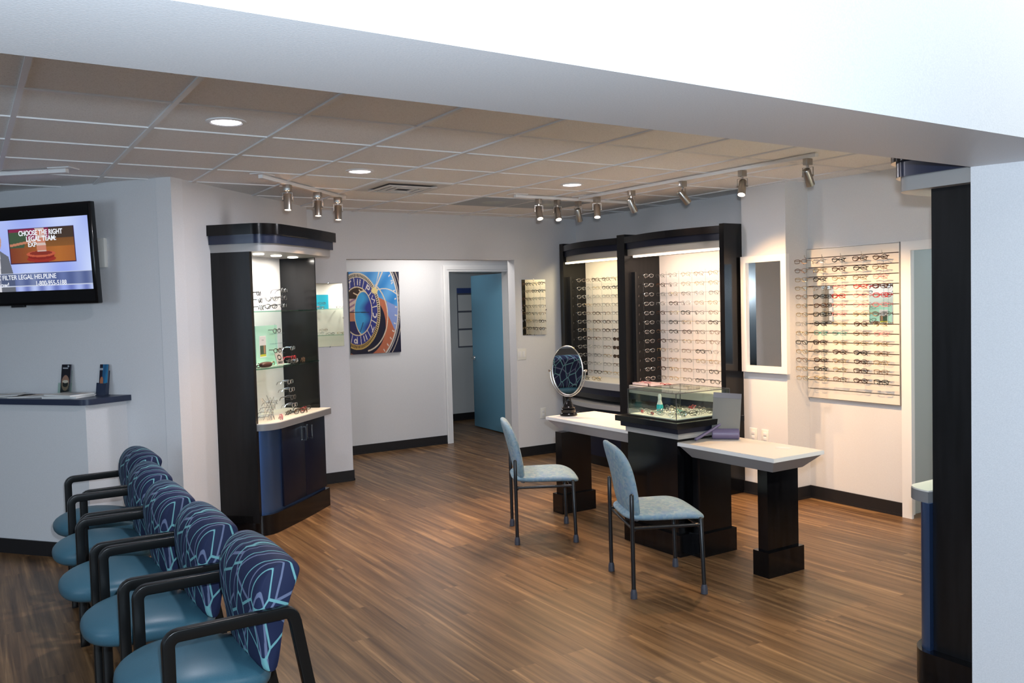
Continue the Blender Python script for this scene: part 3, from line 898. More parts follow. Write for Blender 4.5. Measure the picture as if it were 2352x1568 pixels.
# ---------------------------------------------------------------- television
TVO = A + Vector((-0.776, -0.630)) * 0.17 + WT * 0.52
tv = thing('television', 'black flat television playing a legal helpline advert, mounted on the wall', 'television', (TVO.x, TVO.y, 1.79), THT)
TW, TH = 1.28, 0.715
tilt = math.radians(-2.5)
TM = Matrix.Rotation(tilt, 4, 'Y') @ Matrix.Rotation(math.radians(3.0), 4, 'X')
TM = Matrix.Rotation(math.radians(3.0), 4, 'X')
bm = nb(); box(bm, -TW, 0.0, 0, 0, 0.045, TH, M=TM, bev=0.006); finish(bm, 'casing', 'tv_black', tv, smooth=True)
bm = nb(); box(bm, -TW + 0.02, -0.002, 0.02, -0.018, 0.001, TH - 0.015, M=TM); finish(bm, 'bezel_glass', 'tv_black', tv)
bm = nb(); box(bm, -0.80, -0.004, -0.012, -0.68, 0.02, 0.003, M=TM, bev=0.002); finish(bm, 'logo_tab', 'black_plastic', tv, smooth=True)
bm = nb(); box(bm, -0.80, 0.04, 0.15, -0.45, 0.16, 0.5); finish(bm, 'wall_bracket', 'black_plastic', tv)


def mixc(a, b, t): return tuple(a[i] + (b[i] - a[i]) * t for i in range(3))


def tv_img(u, v):
    # soft blue office background
    s = 0.5 + 0.5 * math.sin(u * 9 + 1.3) * math.cos(v * 3.1 + 0.6)
    c = mixc((0.30, 0.38, 0.85), (0.62, 0.72, 0.98), s * (0.4 + 0.6 * u))
    if v > 0.75: c = mixc(c, (0.13, 0.17, 0.48), 0.5 + 0.4 * math.sin(u * 42))
    # presenter: grey suit at the left
    cx, hw = 0.055, 0.10 + 0.06 * min(1, max(0, (v - 0.42) / 0.4))
    if v > 0.42 and abs(u - cx) < hw * min(1.0, (v - 0.38) / 0.12): c = (0.13, 0.14, 0.17) if abs(u - cx) > 0.02 + 0.03 * (0.7 - v) else (0.7, 0.7, 0.75)
    if ((u - 0.055) / 0.05) ** 2 + ((v - 0.28) / 0.15) ** 2 < 1: c = (0.52, 0.30, 0.22) if v > 0.2 else (0.10, 0.06, 0.05)
    # picture of a gavel
    if 0.185 < u < 0.858 and 0.12 < v < 0.615:
        a = (u - 0.185) / 0.673; b = (v - 0.12) / 0.495
        c = mixc((0.10, 0.045, 0.02), (0.34, 0.13, 0.03), b)
        if b < 0.32: c = (0.22, 0.02, 0.07) if a < 0.62 else (0.055, 0.035, 0.025)
        if a < 0.3 and 0.1 < b < 0.55 and a < 0.32 - (b - 0.1) * 0.2: c = (0.05, 0.09, 0.05)
        if b > 0.55: c = mixc((0.42, 0.14, 0.03), (0.16, 0.03, 0.02), min(1, abs(a - 0.75) * 1.2))
        for (cy, ry, rx, cc) in ((0.88, 0.10, 0.22, (0.30, 0.03, 0.02)), (0.80, 0.10, 0.20, (0.22, 0.02, 0.015)), (0.74, 0.09, 0.22, (0.50, 0.10, 0.05)), (0.72, 0.06, 0.17, (0.22, 0.03, 0.02))):
            if ((a - 0.48) / rx) ** 2 + ((b - cy) / ry) ** 2 < 1: c = cc
        if abs(a - 0.49 - (b - 0.3) * 0.02) < 0.07 and 0.02 < b < 0.68: c = (0.55, 0.22, 0.15) if int(b * 14) % 3 else (0.62, 0.50, 0.46)
        if a < 0.45 and abs(b - 0.48 + a * 0.28) < 0.035: c = (0.50, 0.20, 0.12)
        if a < 0.012 or a > 0.988 or b < 0.02 or b > 0.98: c = (0.03, 0.01, 0.05)
    if 0.745 < v < 0.925: c = mixc(c, (0.06, 0.09, 0.20), 0.72)
    if abs(v - 0.745) < 0.005 or abs(v - 0.925) < 0.005: c = (0.55, 0.6, 0.75)
    return c


SW, SH = 0.905, 0.515
scr = paint_grid('screen', SW, SH, 250, 142, tv_img, 'screen', tv)
scr.matrix_local = TM @ Matrix.Translation((-0.028 - SW, -0.0035, 0.103))


def tvt(s, x, z, w, size, bold=0.0006):
    return text_obj('screen_text', s, size, tv, TM @ Matrix.Translation((x, -0.005, z)) @ Matrix.Rotation(PI / 2, 4, 'X'), 'screen_text', width=w, bold=bold)


tvt('CHOOSE THE RIGHT', -(1.184 - 0.52), 0.503, 0.404, 0.050, 0.0012)
tvt('LEGAL TEAM:', -(1.117 - 0.52), 0.460, 0.275, 0.050, 0.0012)
tvt('EXP', -(1.103 - 0.52), 0.421, 0.078, 0.046, 0.0008)
tvt('IVC FILTER LEGAL HELPLINE', -(1.462 - 0.52), 0.190, 0.591, 0.048, 0.0004)
tvt('1-800-955-5188', -(1.06 - 0.52), 0.140, 0.278, 0.050, 0.0004)
tvt('Now!', -(1.440 - 0.52), 0.138, 0.121, 0.048, 0.0002)

t = thing('wall_box', 'small white cover plate on the wall beside the television', 'cover plate', (A.x + WT.x * 0.615, A.y + WT.y * 0.615, 2.05), THT)
boxobj('plate', (-0.03, -0.03, 0, 0.035, 0, 0.21), 'off_white_plastic', t, bev=0.002)

# ---------------------------------------------------------------- reception counter
NT = Vector((-0.776, -0.630))


def PT(t_, off): q = A + WT * t_ + NT * off; return (q.x, q.y)


bm = nb(); prism(bm, [PT(0.47, 0), PT(0.535, 0.315), PT(6, 0.315), PT(6, 0)], 0, 1.085); struct('wall_counter', bm, 'wall_paint')
bm = nb(); prism(bm, [PT(0.46, 0.0), PT(0.530, 0.327), PT(6, 0.327), PT(6, 0.0)], 0, 0.105); struct('baseboard_counter', bm, 'baseboard_black')
ct = thing('counter_top', 'dark navy reception counter top with rounded corner', 'counter', (A.x, A.y, 0))
bm = nb()
pp = [PT(0.425, 0.0)]
c0 = Vector(PT(0.50, 0.345)); pa = Vector(PT(0.485, 0.275)); pb_ = Vector(PT(0.57, 0.345))
for k in range(7):
    u = k / 6; q = pa * (1 - u) ** 2 + c0 * 2 * u * (1 - u) + pb_ * u * u; pp.append((q.x, q.y))
pp += [PT(6, 0.345), PT(6, 0.0)]
pp = [(p[0] - A.x, p[1] - A.y) for p in pp]
prism(bm, pp, 1.085, 1.125); finish(bm, 'top', 'counter_navy', ct, smooth=True)


def brochure_img(kind):
    def f(u, v):
        if kind == 0:
            c = (0.012, 0.012, 0.02)
            if 0.10 < v < 0.15 and 0.12 < u < 0.7: c = (0.5, 0.52, 0.56)
            if ((u - 0.72) / 0.1) ** 2 + ((v - 0.06) / 0.03) ** 2 < 1: c = (0.4, 0.45, 0.5)
            if v > 0.35:
                if ((u - 0.5) / 0.42) ** 2 + ((v - 0.62) / 0.26) ** 2 < 1: c = (0.30, 0.17, 0.12)
                if ((u - 0.5) / 0.30) ** 2 + ((v - 0.66) / 0.10) ** 2 < 1: c = (0.02, 0.015, 0.015)
                if ((u - 0.5) / 0.33) ** 2 + ((v - 0.57) / 0.05) ** 2 < 1: c = (0.55, 0.5, 0.4)
            return c
        c = mixc((0.02, 0.10, 0.22), (0.03, 0.22, 0.42), 0.5 + 0.5 * math.sin(u * 7 + v * 3))
        if u < 0.35: c = (0.015, 0.015, 0.03)
        if 0.12 < v < 0.2 and u < 0.4: c = (0.35, 0.38, 0.42)
        if ((u - 0.3) / 0.2) ** 2 + ((v - 0.55) / 0.14) ** 2 < 1: c = (0.42, 0.16, 0.08)
        if v > 0.62 and u > 0.45: c = (0.20, 0.26, 0.05)
        if v > 0.75: c = (0.015, 0.04, 0.28)
        return c
    return f


for k, (tt, off, w, h, lab) in enumerate(((0.98, 0.06, 0.085, 0.225, 'clear brochure holder with dark portrait leaflets on the counter'), (0.63, 0.06, 0.075, 0.225, 'brochure holder with blue leaflets at the end of the counter'))):
    x, y = PT(tt + w / 2, off)
    t = thing('brochure_holder', lab, 'brochure holder', (x, y, 1.125), THT, 'leaflet holders on the counter')
    M = Matrix.Rotation(math.radians(-8), 4, 'X')
    bm = nb(); box(bm, 0, 0.002, 0.004, w, 0.012, h, M=M); finish(bm, 'leaflets', 'ink_grey', t)
    o = paint_grid('leaflet_cover', w, h - 0.004, 26, 60, brochure_img(k), 'printed', t); o.matrix_local = M @ Matrix.Translation((0, 0.0015, 0.004))
    bm = nb()
    box(bm, -0.004, 0.014, 0, w + 0.004, 0.017, h * 0.8, M=M); box(bm, -0.004, -0.016, 0, w + 0.004, -0.013, h * 0.38, M=M)
    box(bm, -0.006, -0.016, 0, -0.003, 0.016, h * 0.4, M=M); box(bm, w + 0.003, -0.016, 0, w + 0.006, 0.016, h * 0.4, M=M)
    box(bm, -0.006, -0.025, 0, w + 0.006, 0.03, 0.004)
    finish(bm, 'holder', 'clear_glass' if k == 0 else 'counter_navy', t)
    if k == 1: o.location = o.location


def mag_img(seed):
    rr = random.Random(seed); cs = [(0.6, 0.58, 0.52), (0.35, 0.30, 0.26), (0.2, 0.25, 0.3), (0.5, 0.35, 0.25)]
    blobs = [(rr.random(), rr.random(), 0.1 + 0.2 * rr.random(), rr.choice(cs)) for _ in range(7)]
    def f(u, v):
        c = (0.62, 0.60, 0.56)
        for (a, b, r, cc) in blobs:
            if abs(u - a) < r and abs(v - b) < r * 0.6: c = cc
        return c
    return f


def magazine(tt, off, z, rz, w, d, h, label, seed):
    x, y = PT(tt, off)
    t = thing('magazine', label, 'magazine', (x, y, z), THT + rz, 'magazines on the reception counter')
    bm = nb(); box(bm, -w / 2, -d / 2, 0, w / 2, d / 2, h)
    finish(bm, 'pages', 'paper_white', t)
    o = paint_grid('cover', w, d, 20, 20, mag_img(seed), 'printed', t)
    o.matrix_local = Matrix.Translation((-w / 2, -d / 2, h + 0.0006)) @ Matrix.Rotation(-PI / 2, 4, 'X') @ Matrix.Scale(1, 4)
    return t


zt = 1.125
magazine(0.80, 0.19, zt, 0.10, 0.28, 0.21, 0.012, 'white booklet stack lying before the dark brochure holder, lowest', 1)
magazine(0.80, 0.19, zt + 0.013, -0.12, 0.27, 0.20, 0.012, 'white booklet with angled cover on top of the stack by the brochures', 2)
magazine(1.14, 0.16, zt, 0.35, 0.28, 0.21, 0.006, 'pale magazine left of the booklet stack', 3)
magazine(1.36, 0.17, zt, -0.25, 0.28, 0.21, 0.006, 'magazine with brown cover pictures in the middle of the counter', 4)
magazine(1.56, 0.16, zt, 0.15, 0.28, 0.21, 0.006, 'magazine farthest left on the counter', 5)
magazine(1.46, 0.18, zt + 0.007, 0.6, 0.28, 0.21, 0.004, 'magazine lying across two others on the counter', 6)

# ---------------------------------------------------------------- waiting chairs with patterned backs


def waiting_chair(name, label):
    """faces -x; y is the width; origin on the floor under the seat centre"""
    t = thing(name, label, 'chair', (0, 0, 0), 0, 'patterned waiting chairs in a row')
    bm = nb()

    def out(th):
        a, b = superell(0.245, 0.262, 3.0)(th); a += 0.02
        if a < 0: a *= 1.0 + 0.16 * (1 - (abs(b) / 0.262) ** 2)
        return a, b
    pad(bm, out, 0.15, rings=10, seg=56, pw=2.6, deform=lambda c: (c.x, c.y, c.z + 0.392 + 0.02 * math.exp(-((c.x + 0.05) / 0.2) ** 2) - 0.015 * max(0, c.x) / 0.27))
    finish(bm, 'seat', 'vinyl_teal', t, smooth='all')
    # wedge-shaped back cushion: thick at the top, thin where it meets the seat
    prof = [(.245, .43), (.272, .58), (.300, .69), (.330, .77), (.334, .800), (.318, .824), (.288, .836), (.250, .832), (.212, .805), (.184, .755), (.172, .69), (.174, .61), (.186, .53), (.200, .43)]
    n_ = len(prof); fine = []
    for k in range(n_):
        p0, p1, p2, p3 = prof[k - 1], prof[k], prof[(k + 1) % n_], prof[(k + 2) % n_]
        for q in range(4):
            u = q / 4
            fine.append(tuple(0.5 * (2 * p1[i] + (p2[i] - p0[i]) * u + (2 * p0[i] - 5 * p1[i] + 4 * p2[i] - p3[i]) * u * u + (3 * p1[i] - p0[i] - 3 * p2[i] + p3[i]) * u ** 3) for i in (0, 1)))
    bm = nb(); rings = []
    ys_ = [-1, -0.997, -0.985, -0.955, -0.9, -0.8, -0.6, -0.35, 0, 0.35, 0.6, 0.8, 0.9, 0.955, 0.985, 0.997, 1]
    for yy in ys_:
        e = 1 - abs(yy); rd = 0.085
        k = 1.0 if e > rd else math.sqrt(max(0, 1 - ((rd - e) / rd) ** 2))
        sh = 0.80 + 0.20 * k if k > 0 else 0.80
        ring = []
        for (px, pz) in fine:
            cx0, cz0 = 0.245, 0.64
            x = cx0 + (px - cx0) * (sh - 0.04 * (abs(yy) < 0) ); z = cz0 + (pz - cz0) * (0.92 + 0.08 * sh)
            z -= 0.022 * yy * yy * max(0, (pz - 0.6) / 0.24)
            x -= 0.018 * (1 - yy * yy) * (1 if px < 0.24 else 0.3)
            w_ = 0.240 + 0.035 * min(1, max(0, (pz - 0.45) / 0.3))
            ring.append(bm.verts.new((x, yy * w_, z)))
        rings.append(ring)
    m_ = len(fine)
    for a_, b_ in zip(rings, rings[1:]):
        for k in range(m_): bm.faces.new((a_[k], a_[(k + 1) % m_], b_[(k + 1) % m_], b_[k]))
    for rg in (rings[0], rings[-1]): bm.faces.new(rg)
    finish(bm, 'backrest', 'line_fabric', t, smooth='all')
    for s in (-1, 1):
        y = s * 0.288
        bm = nb()
        pth = [(-0.130, 0.0), (-0.130, 0.605)] + [(-0.095 - 0.035 * math.cos(a), 0.605 + 0.035 * math.sin(a)) for a in (0.3, 0.6, 0.9, 1.2)] + [(-0.095, 0.640), (0.258, 0.640)] + [(0.262 + 0.035 * math.sin(a), 0.605 + 0.035 * math.cos(a)) for a in (0.3, 0.6, 0.9, 1.15)] + [(0.300, 0.600), (0.405, 0.0)]
        sweep_bar(bm, [(a, y, b) for a, b in pth], 0.034, 0.042, (0, 1, 0), 0.005)
        finish(bm, 'arm_frame', 'black_wood', t, smooth=True)
    bm = nb(); box(bm, -0.13, -0.29, 0.30, -0.10, 0.29, 0.345); box(bm, 0.18, -0.262, 0.30, 0.21, 0.262, 0.335)
    box(bm, -0.11, -0.270, 0.31, 0.33, -0.250, 0.345); box(bm, -0.11, 0.250, 0.31, 0.33, 0.270, 0.345)
    finish(bm, 'seat_frame', 'black_wood', t)
    return t


def dup(root, loc, rz, label=None, group=None):
    r = root.copy(); COL.objects.link(r); r.location = loc; r.rotation_euler = (0, 0, rz)
    if label: r['label'] = label
    if group: r['group'] = group
    for ch in list(root.children):
        c = ch.copy(); COL.objects.link(c); c.parent = r
        for g_ in ch.children:
            d_ = g_.copy(); COL.objects.link(d_); d_.parent = c
    return r


WCH = waiting_chair('waiting_chair', 'waiting chair nearest the camera, teal seat and patterned navy back')
CPOS = [(0.405, -0.860, 0.0), (0.370, -0.170, 0.0), (0.345, 0.50, 0.0), (0.372, 1.19, 0.0), (0.432, 1.87, 0.05)]
CLAB = [None, 'second waiting chair from the camera, teal seat and patterned back', 'middle waiting chair of the row of five with patterned backs',
        'fourth waiting chair from the camera, next to the last one', 'farthest waiting chair, beside the reception counter corner']
WCH.location = (CPOS[0][0], CPOS[0][1], 0)
for p, l in list(zip(CPOS, CLAB))[1:]:
    dup(WCH, (p[0], p[1], 0), p[2], l)

# ---------------------------------------------------------------- armless desk chairs


def desk_chair(label):
    """faces +x, origin on floor at the centre of the four feet"""
    t = thing('desk_chair', label, 'chair', (0, 0, 0), 0, 'blue armless chairs at the fitting desk')
    W, D = 0.265, 0.205
    bm = nb()
    pad(bm, superell(0.245, 0.245, 4.2), 0.075, rings=9, seg=56, pw=2.6,
        deform=lambda c: (c.x + 0.01, c.y * (1.0 + 0.06 * c.x / 0.24), c.z + 0.452 - 0.028 * max(0, (c.x - 0.1) / 0.14) ** 2))
    finish(bm, 'seat', 'mottled_fabric', t, smooth='all')
    bm = nb()

    def bdef(c):
        y, z, x = c.x, c.y, c.z
        u = (z + 0.235) / 0.47
        return (-0.182 - 0.105 * u ** 2.2 + 0.035 * (1 - u) ** 6 + 0.03 * (abs(y) / 0.24) ** 2 * u + x, y * (1 - 0.06 * u), 0.635 + z)
    pad(bm, superell(0.235, 0.235, 3.4), 0.082, rings=9, seg=56, pw=2.8, deform=bdef)
    finish(bm, 'backrest', 'mottled_fabric', t, smooth='all')
    for sy in (-1, 1):
        bm = nb(); tube(bm, [(-D - 0.01, sy * W, 0.05), (-D - 0.012, sy * W, 0.45), (-D - 0.012, sy * W, 0.598), (-D - 0.012, sy * W, 0.606)], [0.0125, 0.0125, 0.0125, 0.007], 14)
        lg = finish(bm, 'leg', 'black_tube', t, smooth=True)
        bm = nb(); lathe(bm, [(0.010, 0), (0.020, 0.001), (0.019, 0.035), (0.014, 0.055), (0.010, 0.056)], cx=-D - 0.01, cy=sy * W, seg=20); finish(bm, 'glide', 'rubber_grey', lg, smooth=True)
        bm = nb(); tube(bm, [(D, sy * W, 0.05), (D - 0.012, sy * (W - 0.005), 0.44), (D - 0.0125, sy * (W - 0.005), 0.447)], [0.0125, 0.0125, 0.007], 14)
        lg = finish(bm, 'leg', 'black_tube', t, smooth=True)
        bm = nb(); lathe(bm, [(0.010, 0), (0.020, 0.001), (0.019, 0.035), (0.014, 0.055), (0.010, 0.056)], cx=D, cy=sy * W, seg=20); finish(bm, 'glide', 'rubber_grey', lg, smooth=True)
    bm = nb()
    for sy in (-1, 1):
        tube(bm, [(-D - 0.01, sy * W * 0.98, 0.405), (D - 0.01, sy * W * 0.98, 0.405)], 0.010, 10)
    tube(bm, [(D - 0.02, -W, 0.395), (D - 0.02, W, 0.395)], 0.009, 10); tube(bm, [(-D, -W, 0.395), (-D, W, 0.395)], 0.009, 10)
    finish(bm, 'seat_frame', 'black_tube', t, smooth=True)
    return t


DC = desk_chair('blue mottled armless chair in front, beside the glass case')
DC.location = (3.243, -0.212, 0); DC.rotation_euler = (0, 0, math.radians(-25))
dup(DC, (3.325, 1.118, 0), math.radians(-28.5), 'blue mottled armless chair behind, near the oval mirror')

# ---------------------------------------------------------------- fitting desk
dk = thing('fitting_desk', 'black and white fitting desk with two low wings', 'desk', (3.9, 0.45, 0))


def db(name, x0, y0, z0, x1, y1, z1, mat, parent=dk, bev=0.0):
    return boxobj(name, (x0 - 3.9, y0 - 0.45, z0, x1 - 3.9, y1 - 0.45, z1), mat, parent, bev)


db('pedestal', 3.72, 0.098, 0.10, 4.16, 0.60, 0.79, 'black_gloss')
db('plinth', 3.695, 0.06, 0.0, 4.18, 0.63, 0.145, 'black_gloss')
for (y0, y1, x0, x1) in ((-0.560, -0.485, 3.835, 4.115), (-0.010, 0.055, 3.815, 4.105), (1.520, 1.605, 3.795, 4.090), (0.63, 0.70, 3.80, 4.09)):
    lg = db('leg', x0, y0, 0.12, x1, y1, 0.66, 'black_gloss')
    db('foot', x0 - 0.022, y0 - 0.024, 0.0, x1 + 0.022, y1 + 0.024, 0.155, 'black_gloss', lg)


def wing(name, xs, ys, zt_, near):
    """near: +1 if the desk end is at low y; apron tapers in at the far end and behind"""
    x0, x1 = xs; y0, y1 = ys
    o = lambda p: [(a - 3.9, b - 0.45) for a, b in p]
    bm = nb(); prism(bm, o([(x0, y0), (x1, y0), (x1, y1), (x0, y1)]), zt_ - 0.022, zt_)
    w_ = finish(bm, name, 'white_laminate', dk)
    bm = nb(); prism(bm, o([(x0 + .002, y0 + .002), (x1 - .002, y0 + .002), (x1 - .002, y1 - .002), (x0 + .002, y1 - .002)]), zt_, zt_ + 0.003)
    finish(bm, 'laminate', 'cream_laminate', w_)
    bm = nb()
    if near > 0: b = [(x0 + .083, y0 + .083), (x1 - 0.10, y0 + .083), (x1 - 0.10, y1 - 0.05), (x0 + .083, y1 - 0.05)]; tpp = [(x0 + .008, y0 + .008), (x1 - .01, y0 + .008), (x1 - .01, y1 - .012), (x0 + .008, y1 - .012)]
    else: b = [(x0 + .05, y0), (x1 - 0.10, y0), (x1 - 0.10, y1 - 0.15), (x0 + .05, y1 - 0.15)]; tpp = [(x0 + .006, y0), (x1 - .01, y0), (x1 - .01, y1 - .012), (x0 + .006, y1 - .012)]
    prism(bm, o(b), zt_ - 0.10, zt_ - 0.022, top_pts=o(tpp))
    finish(bm, 'apron', 'grey_laminate', w_)


wing('wing_top', (3.722, 4.175), (-0.712, 0.098), 0.760, 1)
wing('wing_top', (3.827, 4.34), (0.60, 1.785), 0.760, -1)
# stepped base of the glass case
db('case_step', 3.70, 0.065, 0.785, 4.22, 0.60, 0.825, 'silver_laminate')
db('case_step', 3.675, 0.042, 0.825, 4.24, 0.625, 0.862, 'navy_laminate')
db('case_step', 3.645, 0.015, 0.862, 4.27, 0.65, 0.900, 'black_gloss')
# glass case
gx0, gx1, gy0, gy1, gz0, gz1 = 3.715, 4.215, 0.095, 0.585, 0.906, 1.082
t = thing('glass_case', 'clear glass display case on top of the fitting desk', 'glass case', ((gx0 + gx1) / 2, (gy0 + gy1) / 2, 0.900))
cx_, cy_ = (gx0 + gx1) / 2, (gy0 + gy1) / 2
boxobj('tray', (gx0 - cx_ - .012, gy0 - cy_ - .012, 0.0, gx1 - cx_ + .012, gy1 - cy_ + .012, 0.008), 'black_laminate', t)
boxobj('liner', (gx0 - cx_ + .01, gy0 - cy_ + .01, 0.008, gx1 - cx_ - .01, gy1 - cy_ - .01, 0.012), 'white_laminate', t)
for nm, b in (('glass_pane', (gx0 - cx_, gy0 - cy_, .006, gx0 - cx_ + .005, gy1 - cy_, .18)), ('glass_pane', (gx1 - cx_ - .005, gy0 - cy_, .006, gx1 - cx_, gy1 - cy_, .18)),
              ('glass_pane', (gx0 - cx_ + .005, gy0 - cy_, .006, gx1 - cx_ - .005, gy0 - cy_ + .005, .18)), ('glass_pane', (gx0 - cx_ + .005, gy1 - cy_ - .005, .006, gx1 - cx_ - .005, gy1 - cy_, .18)),
              ('glass_lid', (gx0 - cx_, gy0 - cy_, .1805, gx1 - cx_, gy1 - cy_, .186))):
    boxobj(nm, b, 'clear_glass', t)
bm = nb()
for (x, y) in ((gx0, gy0), (gx1, gy0), (gx0, gy1), (gx1, gy1)):
    box(bm, x - cx_ - .002, y - cy_ - .002, .008, x - cx_ + .002, y - cy_ + .002, .186)
for (a, b) in (((gx0, gy0), (gx1, gy0)), ((gx1, gy0), (gx1, gy1)), ((gx1, gy1), (gx0, gy1)), ((gx0, gy1), (gx0, gy0))):
    box(bm, min(a[0], b[0]) - cx_ - .002, min(a[1], b[1]) - cy_ - .002, .183, max(a[0], b[0]) - cx_ + .002, max(a[1], b[1]) - cy_ + .002, .187)
finish(bm, 'edge_seam', 'vent_dark', t)
GG = 'eyeglasses inside the glass case on the desk'
rr = random.Random(5); kk = 0
names = ['front left corner', 'front edge', 'front right', 'middle left', 'centre', 'middle right', 'back left', 'back centre', 'back right', 'near the corner seam', 'beside the spray bottle', 'right edge', 'between the rows', 'far right corner', 'left edge', 'far edge']
for i in range(4):
    for j in range(4):
        x = gx0 + 0.08 + i * 0.113 + rr.uniform(-.01, .01); y = gy0 + 0.075 + j * 0.112 + rr.uniform(-.01, .01)
        fr = rr.choice(['silver', 'silver', 'gold', 'silver', 'red', 'gunmetal', 'black', 'teal', 'silver'])
        if i == 1 and j == 3: kk += 1; continue
        put_glasses((x, y, gz0 + 0.026), rr.uniform(-0.5, 0.5) + (0 if j % 2 else -PI / 2), fr, '%s eyeglasses in the glass case, %s row from front, %s from right' % (FNAME[fr], ordinal(i), ordinal(j)), GG, rim=0.0022, fold=True, ry=-0.15)
        kk += 1
t = thing('spray_bottle', 'small spray bottle with teal liquid inside the glass case', 'bottle', (gx0 + 0.19, gy1 - 0.12, 0.912))
bm = nb(); lathe(bm, [(0.022, 0.0), (0.024, 0.004), (0.024, 0.045), (0.020, 0.058)], seg=24); finish(bm, 'liquid', 'bottle_teal', t, smooth=True)
bm = nb(); lathe(bm, [(0.0205, 0.058), (0.014, 0.08), (0.011, 0.09), (0.0125, 0.092), (0.0125, 0.115), (0.008, 0.13)], seg=24); finish(bm, 'cap', 'off_white_plastic', t, smooth=True)
for (x, y, lab) in ((3.80, 0.53, 'red bead near the left corner of the glass case'), (3.775, 0.40, 'red bead by the front pane of the glass case')):
    bm = nb(); bmesh.ops.create_icosphere(bm, subdivisions=3, radius=0.012); o = finish(bm, 'red_bead', 'red_gloss', None, smooth='all'); o.location = (x, y, 0.924)
    tag(o, lab, 'bead', 'red beads in the glass case')

# oval mirror on stand
OM = thing('oval_mirror', 'oval tabletop mirror on turned black base on the desk wing', 'mirror', (4.005, 1.705, 0.7635), math.radians(180 + 31.9))
bm = nb(); lathe(bm, [(0.0, 0.0), (0.070, 0.0), (0.074, 0.008), (0.068, 0.018), (0.056, 0.024), (0.060, 0.036), (0.062, 0.05), (0.050, 0.058), (0.056, 0.064), (0.057, 0.07), (0.045, 0.078), (0.028, 0.118), (0.022, 0.135), (0.024, 0.145), (0.030, 0.150), (0.030, 0.158), (0.0, 0.160)], seg=36)
finish(bm, 'base', 'black_gloss', OM, smooth=True)
aw, ah, zc = 0.136, 0.205, 0.375
bm = nb(); tube(bm, [(0, -(aw + 0.022) * math.cos(a), zc + (ah + 0.012) * math.sin(a)) for a in [-PI * k / 24 for k in range(25)]], 0.0045, 8)
tube(bm, [(0, 0, zc - ah - 0.015), (0, 0, 0.155)], 0.013, 12)
finish(bm, 'yoke', 'nickel', OM, smooth=True)
for s in (-1, 1):
    bm = nb(); tube(bm, [(0, s * (aw + 0.004), zc), (0, s * (aw + 0.020), zc), (0, s * (aw + 0.0205), zc), (0, s * (aw + 0.034), zc)], [0.004, 0.004, 0.010, 0.009], 12)
    finish(bm, 'pivot_knob', 'chrome', OM, smooth=True)
bm = nb(); tube(bm, [(0, aw * math.cos(2 * PI * k / 48), zc + ah * math.sin(2 * PI * k / 48)) for k in range(48)], 0.0065, 8, closed=True)
fr_ = finish(bm, 'frame', 'nickel', OM, smooth=True)
bm = nb(); c = [(aw * math.cos(2 * PI * k / 48), ah * math.sin(2 * PI * k / 48)) for k in range(48)]
TT = 0.036
v0 = [bm.verts.new((0.003 + p[1] * TT, p[0], zc + p[1])) for p in c]; v1 = [bm.verts.new((-0.003 + p[1] * TT, p[0], zc + p[1])) for p in c]
bm.faces.new(v0); bm.faces.new(v1)
for k in range(48): bm.faces.new((v0[k], v0[(k + 1) % 48], v1[(k + 1) % 48], v1[k]))
finish(bm, 'mirror_plate', 'mirror_glass', fr_)

# tilted screen holder on the right wing
t = thing('acrylic_holder', 'upright grey card holder with lilac rolled foot on the desk wing', 'holder', (4.045, -0.025, 0.7635), math.radians(45))
bm = nb(); M = Matrix.Translation((0, 0, 0.035)) @ Matrix.Rotation(math.radians(90), 4, 'X')
lathe(bm, [(0.0, -0.09), (0.030, -0.09), (0.036, -0.084), (0.036, 0.084), (0.030, 0.09), (0.0, 0.09)], seg=28)
bm.transform(Matrix.Translation((0, 0, 0.036)) @ Matrix.Rotation(PI / 2, 4, 'X') @ Matrix.Scale(1, 4))
finish(bm, 'roll_foot', 'lilac_plastic', t, smooth=True)
M = Matrix.Translation((0.0, 0, 0.055)) @ Matrix.Rotation(math.radians(4), 4, 'X') @ Matrix.Rotation(math.radians(8), 4, 'Y')
bm = nb(); box(bm, -0.004, -0.092, 0.0, 0.004, 0.092, 0.255, M=M, bev=0.002); finish(bm, 'plate', 'screen_grey', t, smooth=True)
bm = nb(); box(bm, -0.0055, -0.092, 0.22, -0.0045, 0.092, 0.255, M=M); finish(bm, 'top_band', 'brown_leather', t)
t = thing('lilac_wand', 'lilac plastic arm leaning against the glass case steps', 'wand', (3.86, 0.02, 0.7635), 0)
bm = nb(); tube(bm, [(-0.03, 0.02, 0.012), (0.10, 0.0, 0.065), (0.17, -0.015, 0.10)], [0.011, 0.010, 0.009], 10); finish(bm, 'arm', 'lilac_plastic', t, smooth=True)
t = thing('business_card', 'white business card lying on the right desk wing', 'card', (4.06, -0.50, 0.7635), math.radians(20))
boxobj('card', (-0.028, -0.045, 0, 0.028, 0.045, 0.0012), 'paper_white', t)

# ---------------------------------------------------------------- two-bay display wall unit
UX, UY = 5.78, 2.37
un = thing('display_wall_unit', 'tall black two-bay eyewear wall unit with curved lit cornices', 'display unit', (UX, UY, 0))


def ub(name, x0, y0, z0, x1, y1, z1, mat, parent=un, bev=0.0):
    return boxobj(name, (x0 - UX, y0 - UY, z0, x1 - UX, y1 - UY, z1), mat, parent, bev)


ub('side_panel', 5.285, 1.152, 0, 5.775, 1.205, 2.35, 'black_gloss')
ub('divider', 5.285, 2.47, 0, 5.775, 2.585, 2.36, 'black_laminate')
ub('side_panel', 5.43, 3.70, 0, 5.775, 3.765, 2.36, 'black_laminate')
BAYS = [(1.205, 2.47, 'right'), (2.585, 3.70, 'left')]


